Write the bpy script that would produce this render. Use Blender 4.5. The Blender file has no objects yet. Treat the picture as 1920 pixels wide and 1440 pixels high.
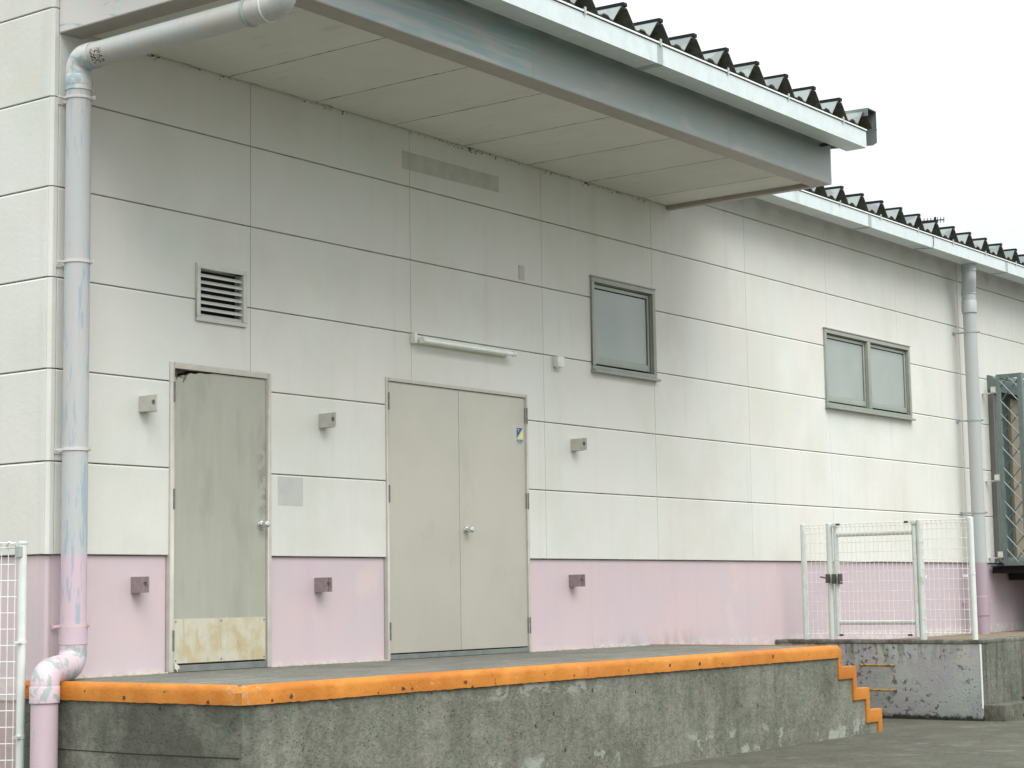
import bpy, bmesh, math, random
from mathutils import Vector, Matrix
random.seed(7)
R = math.radians
ZO = 1.59            # the drawing's own zero is the sill line of the wall; the ground lies 1.59 m below it
SC = bpy.context.scene
COL = SC.collection

# ------------------------------------------------------------------ camera, sky, sun, exposure
cd = bpy.data.cameras.new('camera'); cam = bpy.data.objects.new('camera', cd); COL.objects.link(cam)
r_ = Vector((0.5984815, -0.8009884, -0.0154092)); u_ = Vector((-0.0802311, -0.0790623, 0.9936358)); f_ = Vector((0.7971091, 0.5934364, 0.1115815))
mm = Matrix((r_, u_, -f_)).transposed().to_4x4(); mm.translation = Vector((-9.6205, -9.5198, -0.2919 + ZO))
cam.matrix_world = mm
cd.sensor_width = 36; cd.lens = 65.54; cd.clip_start = 0.1; cd.clip_end = 3000
SC.camera = cam

SUN_EL, SUN_AZ = 58, 205     # degrees; azimuth clockwise from +y
W = bpy.data.worlds.new('World'); SC.world = W; W.use_nodes = True
nt = W.node_tree; nt.nodes.clear()
out = nt.nodes.new('ShaderNodeOutputWorld'); bg = nt.nodes.new('ShaderNodeBackground')
sky = nt.nodes.new('ShaderNodeTexSky'); sky.sky_type = 'NISHITA'; sky.sun_disc = False
sky.sun_elevation = R(SUN_EL); sky.sun_rotation = R(SUN_AZ)
sky.air_density = 1.0; sky.dust_density = 5.0; sky.ozone_density = 1.0
mx = nt.nodes.new('ShaderNodeMix'); mx.data_type = 'RGBA'; mx.inputs[0].default_value = 0.9   # nine tenths cloud layer
# overcast sky as it is in nature: about three times brighter overhead than at the horizon
wtc = nt.nodes.new('ShaderNodeTexCoord'); wsx = nt.nodes.new('ShaderNodeSeparateXYZ'); nt.links.new(wtc.outputs['Generated'], wsx.inputs[0])
wmr = nt.nodes.new('ShaderNodeMapRange'); nt.links.new(wsx.outputs[2], wmr.inputs[0])
wmr.inputs[1].default_value = 0.0; wmr.inputs[2].default_value = 1.0; wmr.inputs[3].default_value = 4.1; wmr.inputs[4].default_value = 10.5
wcm = nt.nodes.new('ShaderNodeMix'); wcm.data_type = 'RGBA'; wcm.blend_type = 'MULTIPLY'; wcm.inputs[0].default_value = 1.0
nt.links.new(wmr.outputs[0], wcm.inputs[6]); wcm.inputs[7].default_value = (0.965, 1.0, 0.99, 1); nt.links.new(wcm.outputs[2], mx.inputs[7])
nt.links.new(sky.outputs[0], mx.inputs[6]); nt.links.new(mx.outputs[2], bg.inputs[0])
bg.inputs[1].default_value = 0.1
nt.links.new(bg.outputs[0], out.inputs[0])
sd = bpy.data.lights.new('sun', 'SUN'); sd.energy = 1.5; sd.angle = R(50); sd.color = (1, 0.995, 0.955)
sun = bpy.data.objects.new('sun', sd); COL.objects.link(sun)
az, el = R(SUN_AZ), R(SUN_EL)
sun.rotation_euler = Vector((math.sin(az)*math.cos(el), math.cos(az)*math.cos(el), math.sin(el))).to_track_quat('Z', 'Y').to_euler()
sun.location = (0, -20, 30)
vs = SC.view_settings; vs.view_transform = 'Standard'; vs.look = 'None'; vs.gamma = 1; vs.use_curve_mapping = False; vs.exposure = 1.05
try:
    SC.cycles.max_bounces = 8; SC.cycles.diffuse_bounces = 5
except Exception: pass

# ------------------------------------------------------------------ materials
class NT:
    def __init__(s, name):
        s.m = bpy.data.materials.new(name); s.m.use_nodes = True; s.t = s.m.node_tree
        s.b = s.t.nodes['Principled BSDF']; s.geo = s.n('ShaderNodeNewGeometry'); s.tc = s.n('ShaderNodeTexCoord')
        s.oi = s.n('ShaderNodeObjectInfo'); s.sx = None
    def n(s, t, **k):
        o = s.t.nodes.new(t)
        for a, v in k.items(): setattr(o, a, v)
        return o
    def l(s, a, b): s.t.links.new(a, b)
    def put(s, sock, v):
        if hasattr(v, 'is_linked') or hasattr(v, 'links'): s.l(v, sock)
        else:
            if isinstance(v, tuple) and len(v) == 3 and sock.type == 'RGBA': v = v + (1,)
            sock.default_value = v
    def math(s, op, a, b=0.0, clamp=False):
        o = s.n('ShaderNodeMath', operation=op, use_clamp=clamp); s.put(o.inputs[0], a); s.put(o.inputs[1], b); return o.outputs[0]
    def mix(s, f, a, b, bt='MIX'):
        o = s.n('ShaderNodeMix', data_type='RGBA', blend_type=bt); s.put(o.inputs[0], f); s.put(o.inputs[6], a); s.put(o.inputs[7], b); return o.outputs[2]
    def rng(s, v, lo, hi, a=0.0, b=1.0):
        o = s.n('ShaderNodeMapRange', interpolation_type='SMOOTHSTEP'); s.put(o.inputs[0], v)
        o.inputs[1].default_value = lo; o.inputs[2].default_value = hi; o.inputs[3].default_value = a; o.inputs[4].default_value = b
        return o.outputs[0]
    def coord(s, scale=(1, 1, 1), off=(0, 0, 0), obj=False):
        mp = s.n('ShaderNodeMapping'); s.l(s.tc.outputs['Object'] if obj else s.geo.outputs['Position'], mp.inputs[0])
        mp.inputs[1].default_value = off; mp.inputs[3].default_value = scale; return mp.outputs[0]
    def noise(s, scale, stretch=(1, 1, 1), off=(0, 0, 0), detail=5, rough=0.6, obj=False, dist=0.0):
        o = s.n('ShaderNodeTexNoise'); s.l(s.coord(stretch, off, obj), o.inputs['Vector']); o.inputs['Scale'].default_value = scale
        o.inputs['Detail'].default_value = detail; o.inputs['Roughness'].default_value = rough; o.inputs['Distortion'].default_value = dist
        return o.outputs[0]
    def voro(s, scale, stretch=(1, 1, 1), rand=1.0):
        o = s.n('ShaderNodeTexVoronoi'); s.l(s.coord(stretch), o.inputs['Vector']); o.inputs['Scale'].default_value = scale
        o.inputs['Randomness'].default_value = rand; return o
    def axis(s, i):
        if s.sx is None: s.sx = s.n('ShaderNodeSeparateXYZ'); s.l(s.geo.outputs['Position'], s.sx.inputs[0])
        return s.sx.outputs[i]
    def band(s, i, lo, hi, soft=0.05):
        v = s.axis(i)
        if i == 2: lo += ZO; hi += ZO
        return s.math('MULTIPLY', s.rng(v, lo - soft, lo + soft), s.rng(v, hi - soft, hi + soft, 1.0, 0.0))
    def bump(s, h, strength=0.3, dist=0.01, prev=None):
        o = s.n('ShaderNodeBump'); o.inputs['Strength'].default_value = strength; o.inputs['Distance'].default_value = dist
        s.l(h, o.inputs['Height'])
        if prev is not None: s.l(prev, o.inputs['Normal'])
        return o.outputs[0]
    def done(s, col, rough=0.6, normal=None, metal=0.0, spec=0.5, ior=None):
        s.put(s.b.inputs['Base Color'], col); s.put(s.b.inputs['Roughness'], rough)
        s.b.inputs['Metallic'].default_value = metal; s.b.inputs['Specular IOR Level'].default_value = spec
        if normal is not None: s.l(normal, s.b.inputs['Normal'])
        return s.m

def plain(name, col, rough=0.5, metal=0.0, var=0.06, nscale=9, stain=None, bump=0.0, obj=False, stretch=(1, 1, 1), spec=0.5):
    t = NT(name)
    a = t.noise(nscale, stretch, obj=obj)
    c = t.mix(t.rng(a, 0.3, 0.7), tuple(x*(1-var) for x in col), tuple(min(1, x*(1+var)) for x in col))
    if stain:
        for (sc, st, sca, lo, hi, k, off) in stain:
            f = t.math('MULTIPLY', t.rng(t.noise(sca, st, off, obj=obj), lo, hi), k); c = t.mix(f, c, sc)
    nrm = t.bump(t.noise(140, obj=obj), bump, 0.004) if bump else None
    return t.done(c, rough, nrm, metal, spec)

def wall_cream():
    t = NT('cream_wall_paint')
    base = t.mix(t.rng(t.noise(0.9, (1, 1, 0.6)), 0.35, 0.65), (0.700, 0.685, 0.650), (0.670, 0.695, 0.658))
    base = t.mix(t.math('MULTIPLY', t.oi.outputs['Random'], 0.35), base, (0.665, 0.655, 0.62))
    # washed streaks, cloudy paint touch-ups, faint yellow and mint casts
    base = t.mix(t.math('MULTIPLY', t.rng(t.noise(3.0, (2.2, 2.2, 0.12), (3, 0, 1)), 0.52, 0.72), 0.34), base, (0.575, 0.56, 0.535))
    base = t.mix(t.math('MULTIPLY', t.rng(t.noise(1.6, (1, 1, 1), (9, 2, 4), detail=7), 0.50, 0.70), 0.22), base, (0.76, 0.77, 0.75))
    base = t.mix(t.math('MULTIPLY', t.rng(t.noise(2.6, (1, 1, 1.4), (1, 7, 2), detail=6), 0.56, 0.68), 0.35), base, (0.66, 0.71, 0.68))
    base = t.mix(t.math('MULTIPLY', t.rng(t.noise(2.0, (1, 1, 1), (5, 5, 9), detail=6), 0.58, 0.7), 0.3), base, (0.72, 0.67, 0.56))
    # olive mildew in loose patches
    hi = t.rng(t.noise(1.1, (1, 1, 0.8), (2, 2, 7), detail=7, rough=0.6), 0.44, 0.66)
    base = t.mix(t.math('MULTIPLY', hi, 0.22), base, (0.50, 0.51, 0.42))
    fine = t.rng(t.noise(46, (1, 1, 1), detail=3), 0.62, 0.78)
    base = t.mix(t.math('MULTIPLY', fine, 0.12), base, (0.40, 0.40, 0.36))
    specks = t.rng(t.voro(7.0).outputs['Distance'], 0.022, 0.03, 1.0, 0.0)
    specks = t.math('MULTIPLY', specks, t.rng(t.noise(0.8, off=(4, 4, 4)), 0.58, 0.62))
    base = t.mix(t.math('MULTIPLY', specks, 0.6), base, (0.16, 0.14, 0.11))
    nb = t.bump(t.noise(120, detail=2), 0.35, 0.003)
    nb = t.bump(t.noise(22, detail=3), 0.25, 0.006, nb)
    return t.done(base, 0.75, nb, 0, 0.25)

def wall_pink():
    t = NT('pink_base_paint')
    base = t.mix(t.rng(t.noise(1.1), 0.38, 0.62), (0.585, 0.50, 0.54), (0.62, 0.50, 0.525))
    base = t.mix(t.math('MULTIPLY', t.rng(t.noise(2.6, (1, 1, 0.25), (3, 1, 5), detail=6), 0.5, 0.7), 0.45), base, (0.575, 0.46, 0.525))
    base = t.mix(t.math('MULTIPLY', t.rng(t.noise(1.9, (1, 1, 0.8), (6, 1, 8), detail=6), 0.56, 0.68), 0.55), base, (0.68, 0.555, 0.54))
    base = t.mix(t.math('MULTIPLY', t.rng(t.noise(4.2, (2.4, 2, 0.16), (1, 1, 5)), 0.55, 0.7), 0.35), base, (0.55, 0.475, 0.50))
    # greyer mauve beyond x = 8
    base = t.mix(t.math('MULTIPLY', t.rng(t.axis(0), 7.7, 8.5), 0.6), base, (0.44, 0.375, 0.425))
    # mould at the foot
    foot = t.math('MULTIPLY', t.rng(t.axis(2), -0.83 + ZO, -0.60 + ZO, 1.0, 0.0), t.band(0, 4.35, 6.3, 0.4))
    f = t.math('MULTIPLY', foot, t.rng(t.noise(4.5, (1.6, 1, 0.7), (1, 1, 2), detail=8, rough=0.7), 0.40, 0.62))
    base = t.mix(t.math('MULTIPLY', f, 0.6), base, (0.29, 0.30, 0.28))
    foot2 = t.math('MULTIPLY', t.rng(t.axis(2), -0.80 + ZO, -0.745 + ZO, 1.0, 0.0), t.rng(t.noise(18, detail=5), 0.42, 0.6))
    base = t.mix(t.math('MULTIPLY', foot2, 0.45), base, (0.70, 0.68, 0.60))
    # the foundation of the side wall below -0.93 is duller
    low = t.math('MULTIPLY', t.rng(t.axis(2), -0.90 + ZO, -0.96 + ZO), 0.65)
    low = t.math('MULTIPLY', t.rng(t.axis(2), -0.95 + ZO, -0.91 + ZO, 1.0, 0.0), 0.55)
    base = t.mix(low, base, (0.36, 0.26, 0.24))
    nb = t.bump(t.noise(90, detail=3), 0.35, 0.003)
    return t.done(base, 0.7, nb, 0, 0.3)

def concrete(name, a, b, moss=0.5, pits=1.0, scale=1.0, streak=0.5, efflo=0.4):
    t = NT(name)
    c = t.mix(t.rng(t.noise(2.2*scale, detail=9, rough=0.68), 0.34, 0.66), a, b)
    c = t.mix(t.math('MULTIPLY', t.rng(t.noise(26*scale, detail=6, rough=0.75), 0.42, 0.66), 0.45), c, tuple(x*0.5 for x in a))
    c = t.mix(t.math('MULTIPLY', t.rng(t.noise(5*scale, (2.0, 2.0, 0.2), (1, 2, 3), detail=8), 0.46, 0.7), streak), c, tuple(x*0.42 for x in a))
    c = t.mix(t.math('MULTIPLY', t.rng(t.noise(6*scale, (1, 1, 0.7), (7, 2, 3), detail=9, rough=0.7), 0.52, 0.68), moss), c, (0.115, 0.165, 0.118))
    c = t.mix(t.math('MULTIPLY', t.rng(t.noise(3.2*scale, (1, 1, 0.6), (1, 8, 3), detail=9, rough=0.68), 0.55, 0.72), efflo), c, (0.33, 0.335, 0.30))
    c = t.mix(t.math('MULTIPLY', t.rng(t.noise(85*scale, detail=3), 0.66, 0.74), 0.6), c, (0.36, 0.36, 0.33))
    v1 = t.voro(30*scale, (1, 1, 1)); v2 = t.voro(11*scale, (1, 1, 0.9))
    p1 = t.math('MULTIPLY', t.rng(v1.outputs['Distance'], 0.10, 0.17, 1.0, 0.0), t.rng(t.noise(3.5, off=(5, 1, 1), detail=4), 0.48, 0.58))
    p2 = t.math('MULTIPLY', t.rng(v2.outputs['Distance'], 0.045, 0.075, 1.0, 0.0), t.rng(t.noise(9, off=(2, 5, 1)), 0.5, 0.54))
    p3 = t.rng(t.voro(4.6*scale, (1, 1, 0.65)).outputs['Distance'], 0.045, 0.06, 1.0, 0.0)
    p = t.math('MULTIPLY', t.math('MAXIMUM', p3, t.math('MAXIMUM', p1, p2)), pits)
    c = t.mix(t.math('MULTIPLY', p, 0.85), c, (0.03, 0.03, 0.027))
    sp = t.math('MULTIPLY', t.math('MULTIPLY', t.rng(t.noise(62*scale, (1, 1, 1), (4, 4, 2), detail=3, rough=0.55), 0.63, 0.69), t.rng(t.noise(2.4*scale, (1, 1, 1), (1, 4, 7), detail=5), 0.44, 0.60)), pits)
    c = t.mix(t.math('MULTIPLY', sp, 0.75), c, (0.025, 0.027, 0.022))
    sp2 = t.rng(t.noise(17*scale, (1, 1, 0.8), (9, 4, 2), detail=9, rough=0.8), 0.55, 0.66)
    c = t.mix(t.math('MULTIPLY', sp2, 0.4), c, (0.30, 0.30, 0.265))
    p = t.math('MAXIMUM', p, sp)
    h = t.math('SUBTRACT', t.noise(50*scale, detail=8, rough=0.7), t.math('MULTIPLY', p, 1.2))
    nb = t.bump(h, 0.75, 0.012); nb = t.bump(t.noise(7*scale, detail=5), 0.5, 0.03, nb)
    return t, c, nb

def mk_dock():
    t, c, nb = concrete('dock_concrete', (0.155, 0.158, 0.128), (0.245, 0.245, 0.205), moss=0.55, pits=1.0, efflo=0.45, streak=0.3)
    # darker grime on the end face and left part, formwork seams at two heights
    dark = t.math('MULTIPLY', t.rng(t.axis(0), -2.05, -1.2, 1.0, 0.0), t.rng(t.noise(2.4, off=(3, 3, 3), detail=7), 0.36, 0.6))
    c = t.mix(t.math('MULTIPLY', dark, 0.6), c, (0.05, 0.052, 0.043))
    # whitish lime crust under the painted edge and at the foot
    l1 = t.math('MULTIPLY', t.band(2, -0.99, -0.89, 0.03), t.band(0, 0.2, 1.6, 0.25))
    l1 = t.math('MULTIPLY', l1, t.rng(t.noise(11, (0.6, 1, 1), detail=6), 0.5, 0.56))
    c = t.mix(t.math('MULTIPLY', l1, 0.6), c, (0.38, 0.38, 0.34))
    l2 = t.math('MULTIPLY', t.band(2, -1.62, -1.40, 0.05), t.rng(t.noise(4, (1, 1, 1), (8, 1, 1), detail=7), 0.55, 0.62))
    c = t.mix(t.math('MULTIPLY', l2, 0.8), c, (0.34, 0.37, 0.33))
    return t.done(c, 0.9, nb, 0, 0.2)

def mk_top():
    t, c, nb = concrete('dock_top_concrete', (0.155, 0.156, 0.134), (0.205, 0.205, 0.180), moss=0.1, pits=0.3, efflo=0.5, streak=0.0)
    s = t.rng(t.noise(2.2, (0.5, 5, 1), (1, 1, 1), detail=8), 0.54, 0.66)
    c = t.mix(t.math('MULTIPLY', s, 0.5), c, (0.34, 0.345, 0.32))
    return t.done(c, 0.8, nb, 0, 0.3)

def mk_ground():
    t, c, nb = concrete('yard_asphalt', (0.074, 0.074, 0.056), (0.106, 0.105, 0.082), moss=0.10, pits=0.6, streak=0.0, efflo=0.25)
    c = t.mix(t.math('MULTIPLY', t.rng(t.noise(0.9, (1, 2.2, 1), (2, 2, 2), detail=6), 0.5, 0.66), 0.45), c, (0.06, 0.058, 0.05))
    wet = t.math('MULTIPLY', t.math('MULTIPLY', t.band(0, 7.1, 8.2, 0.3), t.band(1, -3.25, -2.95, 0.15)), t.rng(t.noise(2.5, off=(3, 3, 3), detail=6), 0.40, 0.55))
    c = t.mix(t.math('MULTIPLY', wet, 0.7), c, (0.04, 0.038, 0.03))
    c = t.mix(t.math('MULTIPLY', t.rng(t.noise(9, detail=8, rough=0.8, off=(7, 7, 7)), 0.5, 0.68), 0.45), c, (0.15, 0.148, 0.118))
    c = t.mix(t.math('MULTIPLY', t.rng(t.voro(60).outputs['Distance'], 0.10, 0.18, 1.0, 0.0), 0.4), c, (0.33, 0.33, 0.30))
    return t.done(c, 0.85, nb, 0, 0.35)

def mk_lilac():
    t = NT('lilac_flaking_paint')
    c = t.mix(t.rng(t.noise(1.8, detail=6), 0.38, 0.62), (0.315, 0.305, 0.325), (0.335, 0.36, 0.345))
    c = t.mix(t.math('MULTIPLY', t.rng(t.noise(3.1, off=(3, 8, 1), detail=7), 0.52, 0.64), 0.6), c, (0.38, 0.365, 0.33))
    c = t.mix(t.math('MULTIPLY', t.rng(t.noise(2.2, off=(3, 1, 6), detail=7), 0.55, 0.66), 0.5), c, (0.26, 0.32, 0.30))
    drip = t.math('MULTIPLY', t.rng(t.axis(2), -1.15 + ZO, -0.84 + ZO), t.rng(t.noise(6, (1, 2.4, 0.5), (1, 1, 4), detail=7), 0.44, 0.58))
    drip = t.math('MULTIPLY', drip, t.rng(t.axis(1), -2.2, -0.9, 0.35, 1.0))
    c = t.mix(t.math('MULTIPLY', drip, 0.85), c, (0.13, 0.125, 0.09))
    ch = t.math('MULTIPLY', t.rng(t.noise(15, detail=7, rough=0.7), 0.56, 0.60), t.rng(t.noise(2.6, off=(6, 2, 2)), 0.42, 0.54))
    c = t.mix(t.math('MULTIPLY', ch, 0.9), c, (0.10, 0.09, 0.07))
    dots = t.math('MULTIPLY', t.rng(t.voro(16).outputs['Distance'], 0.09, 0.14, 1.0, 0.0), t.rng(t.noise(5, off=(1, 9, 1)), 0.5, 0.55))
    c = t.mix(t.math('MULTIPLY', dots, 0.9), c, (0.06, 0.055, 0.05))
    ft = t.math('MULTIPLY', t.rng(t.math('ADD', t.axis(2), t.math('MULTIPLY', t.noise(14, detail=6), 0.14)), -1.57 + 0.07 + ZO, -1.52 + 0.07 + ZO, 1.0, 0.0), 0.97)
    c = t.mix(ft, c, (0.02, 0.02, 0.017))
    nb = t.bump(t.math('SUBTRACT', t.noise(40, detail=6), t.math('ADD', ch, dots)), 0.7, 0.008)
    return t.done(c, 0.75, nb, 0, 0.3)

def mk_orange():
    t = NT('orange_edge_paint')
    c = t.mix(t.rng(t.noise(3, detail=7), 0.38, 0.62), (0.46, 0.155, 0.014), (0.54, 0.205, 0.026))
    c = t.mix(t.math('MULTIPLY', t.rng(t.noise(24, detail=7, rough=0.7), 0.60, 0.68), 0.5), c, (0.42, 0.13, 0.03))
    pits = t.math('MULTIPLY', t.rng(t.voro(24).outputs['Distance'], 0.07, 0.12, 1.0, 0.0), t.rng(t.noise(6, off=(1, 1, 3)), 0.53, 0.57))
    big = t.math('MULTIPLY', t.rng(t.voro(3.3, (1, 1, 1)).outputs['Distance'], 0.035, 0.05, 1.0, 0.0), 1.0)
    p = t.math('MAXIMUM', pits, big)
    c = t.mix(t.math('MULTIPLY', p, 0.9), c, (0.14, 0.055, 0.02))
    wr = t.math('MULTIPLY', t.rng(t.noise(13, detail=8, rough=0.75, off=(1, 4, 4)), 0.63, 0.67), 0.8)
    c = t.mix(wr, c, (0.50, 0.36, 0.22))
    # bare patch on the worn left corner
    cor = t.math('MULTIPLY', t.math('MULTIPLY', t.band(0, -2.1, -1.86, 0.05), t.band(1, -2.0, -1.80, 0.05)), t.rng(t.noise(26, detail=6, off=(2, 2, 9)), 0.57, 0.60))
    c = t.mix(t.math('MULTIPLY', cor, 0.9), c, (0.36, 0.28, 0.20))
    nb = t.bump(t.math('SUBTRACT', t.noise(38, detail=7, rough=0.7), t.math('MULTIPLY', p, 1.5)), 0.6, 0.008)
    return t.done(c, 0.55, nb, 0, 0.4)

def mk_fascia():
    t = NT('faded_fascia_paint')
    c = t.mix(t.rng(t.noise(1.6, (1, 1, 1), detail=5), 0.38, 0.62), (0.375, 0.39, 0.37), (0.33, 0.375, 0.365))
    s = t.rng(t.noise(2.1, (0.30, 0.30, 5.5), (3, 3, 1), detail=6, dist=0.3), 0.42, 0.55)
    s = t.math('MULTIPLY', s, t.rng(t.noise(0.55, (1, 1, 1), (1, 6, 1), detail=2), 0.36, 0.50))
    s = t.math('MULTIPLY', s, t.rng(t.axis(0), 0.9, 1.3, 1.0, 0.40))
    c = t.mix(t.math('MULTIPLY', t.rng(t.axis(0), 0.9, 1.3, 1.0, 0.0), 0.55), c, (0.50, 0.53, 0.51))
    c = t.mix(t.math('MULTIPLY', s, 0.75), c, (0.24, 0.37, 0.39))
    c = t.mix(t.math('MULTIPLY', t.rng(t.noise(3.2, (0.6, 0.6, 2.0), (8, 3, 1), detail=6), 0.55, 0.66), 0.5), c, (0.46, 0.455, 0.43))
    return t.done(c, 0.42, t.bump(t.noise(3), 0.15, 0.02), 0, 0.5)

def mk_gable():
    t = NT('pale_fascia_paint_with_blue_smears')
    c = t.mix(t.rng(t.noise(2.4, detail=5), 0.38, 0.62), (0.66, 0.62, 0.60), (0.60, 0.63, 0.61))
    s = t.rng(t.noise(3.4, (0.8, 0.8, 2.6), (3.3, 3, 1.5), detail=4, dist=0.6), 0.56, 0.62)
    c = t.mix(t.math('MULTIPLY', s, 0.8), c, (0.33, 0.43, 0.49))
    return t.done(c, 0.45, None, 0, 0.5)

def mk_pipe(name, ca, cb, stain=(0.30, 0.39, 0.47), split=None, patch=0.8, off=(0, 0, 0), lo=0.55, low=(0.57, 0.45, 0.505)):
    t = NT(name)
    c = t.mix(t.rng(t.noise(3.0, (1, 1, 0.6), detail=5), 0.38, 0.62), ca, cb)
    if split is not None:
        c = t.mix(t.rng(t.axis(2), split - 0.01 + ZO, split + 0.01 + ZO, 1.0, 0.0), c, low)
    s = t.rng(t.noise(7, (4.5, 4.5, 0.45), off, detail=4, dist=0.2), lo, lo + 0.07)
    s = t.math('MULTIPLY', s, t.rng(t.noise(1.6, (1, 1, 1), (4, 4, 1), detail=2), 0.40, 0.52))
    c = t.mix(t.math('MULTIPLY', s, patch), c, stain)
    d = t.rng(t.noise(30, (1, 1, 0.3), (3, 1, 2), detail=4), 0.68, 0.74)
    c = t.mix(t.math('MULTIPLY', d, 0.45), c, (0.22, 0.22, 0.21))
    return t.done(c, 0.42, None, 0, 0.5)

def mk_elbow():
    t = NT('pink_pipe_paint_flaked_to_grey')
    c = t.mix(t.rng(t.noise(3.0, detail=5), 0.4, 0.6), (0.57, 0.46, 0.51), (0.545, 0.435, 0.485))
    s = t.rng(t.noise(9, (1, 1, 0.8), (2.4, 5, 1), detail=3, dist=0.8), 0.52, 0.55)
    c = t.mix(t.math('MULTIPLY', s, 0.9), c, (0.31, 0.37, 0.36))
    return t.done(c, 0.42, None, 0, 0.5)

def mk_soffit():
    t = NT('soffit_board_paint')
    c = t.mix(t.rng(t.noise(1.5, detail=6), 0.36, 0.64), (0.70, 0.71, 0.64), (0.65, 0.665, 0.60))
    c = t.mix(t.math('MULTIPLY', t.rng(t.noise(5, (3.0, 0.5, 1), detail=6), 0.56, 0.7), 0.25), c, (0.36, 0.36, 0.31))
    c = t.mix(t.math('MULTIPLY', t.oi.outputs['Random'], 0.22), c, (0.48, 0.485, 0.44))
    return t.done(c, 0.75, t.bump(t.noise(60, detail=3), 0.25, 0.003), 0, 0.25)

def mk_door(name, col, streaky):
    t = NT(name)
    c = t.mix(t.rng(t.noise(1.3, detail=4), 0.38, 0.62), col, tuple(x*1.05 for x in col))
    if streaky:
        c = t.mix(t.math('MULTIPLY', t.rng(t.noise(5, (3.6, 1, 0.25), (1, 1, 3), detail=7), 0.44, 0.64), 0.35), c, (0.42, 0.43, 0.38))
        c = t.mix(t.math('MULTIPLY', t.rng(t.noise(3.2, (1.6, 1, 0.5), (5, 1, 7), detail=8), 0.50, 0.66), 0.40), c, (0.285, 0.285, 0.245))
        hand = t.math('MULTIPLY', t.band(0, 0.09, 0.25, 0.04), t.band(2, 0.30, 0.85, 0.10))
        c = t.mix(t.math('MULTIPLY', t.math('MULTIPLY', hand, t.rng(t.noise(8, detail=5), 0.42, 0.58)), 0.6), c, (0.17, 0.165, 0.14))
    else:
        c = t.mix(t.math('MULTIPLY', t.rng(t.noise(3.0, (1, 1, 0.5), (1, 6, 3), detail=6), 0.54, 0.68), 0.22), c, (0.34, 0.35, 0.31))
    return t.done(c, 0.42, t.bump(t.noise(2.2), 0.08, 0.02), 0, 0.45)

def mk_kick():
    t = NT('rust_stained_kick_plate')
    c = (0.56, 0.54, 0.43)
    edge = t.math('MAXIMUM', t.band(0, -0.02, 0.22, 0.08), t.band(2, -0.75, -0.62, 0.04))
    n = t.noise(5.2, (1.2, 1, 0.9), (4.1, 1, 2), detail=7, rough=0.62)
    n = t.math('ADD', n, t.math('MULTIPLY', edge, 0.06))
    c = t.mix(t.math('MULTIPLY', t.rng(n, 0.44, 0.68), 0.6), c, (0.44, 0.33, 0.15))
    c = t.mix(t.math('MULTIPLY', t.rng(t.noise(9, (2, 1, 0.4), (2, 1, 6), detail=7), 0.56, 0.72), 0.6), c, (0.33, 0.20, 0.075))
    return t.done(c, 0.45, None, 0, 0.5)

M = {}
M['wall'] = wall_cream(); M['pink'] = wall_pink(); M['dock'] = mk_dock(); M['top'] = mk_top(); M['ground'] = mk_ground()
M['lilac'] = mk_lilac(); M['orange'] = mk_orange(); M['fascia'] = mk_fascia(); M['gable'] = mk_gable(); M['soffit'] = mk_soffit()
M['leaf'] = mk_door('door_paint', (0.475, 0.46, 0.40), False); M['leaf_old'] = mk_door('weathered_door_paint', (0.37, 0.372, 0.315), True)
M['kick'] = mk_kick()
M['frame'] = plain('door_frame_paint', (0.53, 0.51, 0.46), 0.5)
M['trim'] = plain('brown_grey_trim_paint', (0.36, 0.325, 0.295), 0.5)
M['joint'] = plain('sealant', (0.34, 0.31, 0.27), 0.85, var=0.2, stain=[((0.05, 0.045, 0.035), (1, 1, 1), 3.5, 0.5, 0.62, 0.85, (0, 0, 0))])
M['seal'] = plain('beige_seal', (0.60, 0.52, 0.42), 0.7)
M['dark'] = plain('dark_gap', (0.012, 0.011, 0.010), 0.9)
M['mould'] = plain('black_mould', (0.025, 0.024, 0.018), 0.9)
M['patch'] = plain('old_paint_patch', (0.50, 0.51, 0.49), 0.7, var=0.05)
M['ghost'] = plain('grey_ghost_of_a_sign', (0.50, 0.503, 0.465), 0.75, var=0.08)
M['gutter'] = plain('gutter_paint', (0.62, 0.70, 0.71), 0.35, var=0.05, stain=[((0.42, 0.48, 0.47), (1, 1, 0.6), 2.2, 0.58, 0.68, 0.5, (1, 1, 1))])
M['rim'] = plain('pale_rim', (0.80, 0.80, 0.78), 0.4)
M['gutter_joint'] = plain('gutter_joint_cover', (0.36, 0.42, 0.41), 0.4)
M['lip'] = plain('gutter_lip', (0.85, 0.87, 0.87), 0.3)
M['steel'] = plain('galvanised_clip', (0.50, 0.53, 0.53), 0.4, 0.6)
def mk_sheet():
    t = NT('roof_sheet')
    c = t.mix(t.rng(t.noise(2.0, (1, 1, 1), (2, 1, 1), detail=3), 0.47, 0.53), (0.17, 0.20, 0.20), (0.25, 0.29, 0.28))
    c = t.mix(t.math('MULTIPLY', t.rng(t.noise(20, detail=4), 0.6, 0.7), 0.4), c, (0.27, 0.29, 0.28))
    return t.done(c, 0.35, None, 0.25, 0.5)
M['sheet'] = mk_sheet()
M['felt'] = plain('dark_roof_lining', (0.075, 0.070, 0.052), 0.9, var=0.3, nscale=20)
M['cap'] = plain('black_seam_cap', (0.012, 0.014, 0.018), 0.75, spec=0.25)
M['pipe_left'] = mk_pipe('grey_lilac_pipe_paint', (0.485, 0.475, 0.475), (0.455, 0.485, 0.49), split=0.0, off=(0.3, 0.1, 0), lo=0.53)
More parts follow.
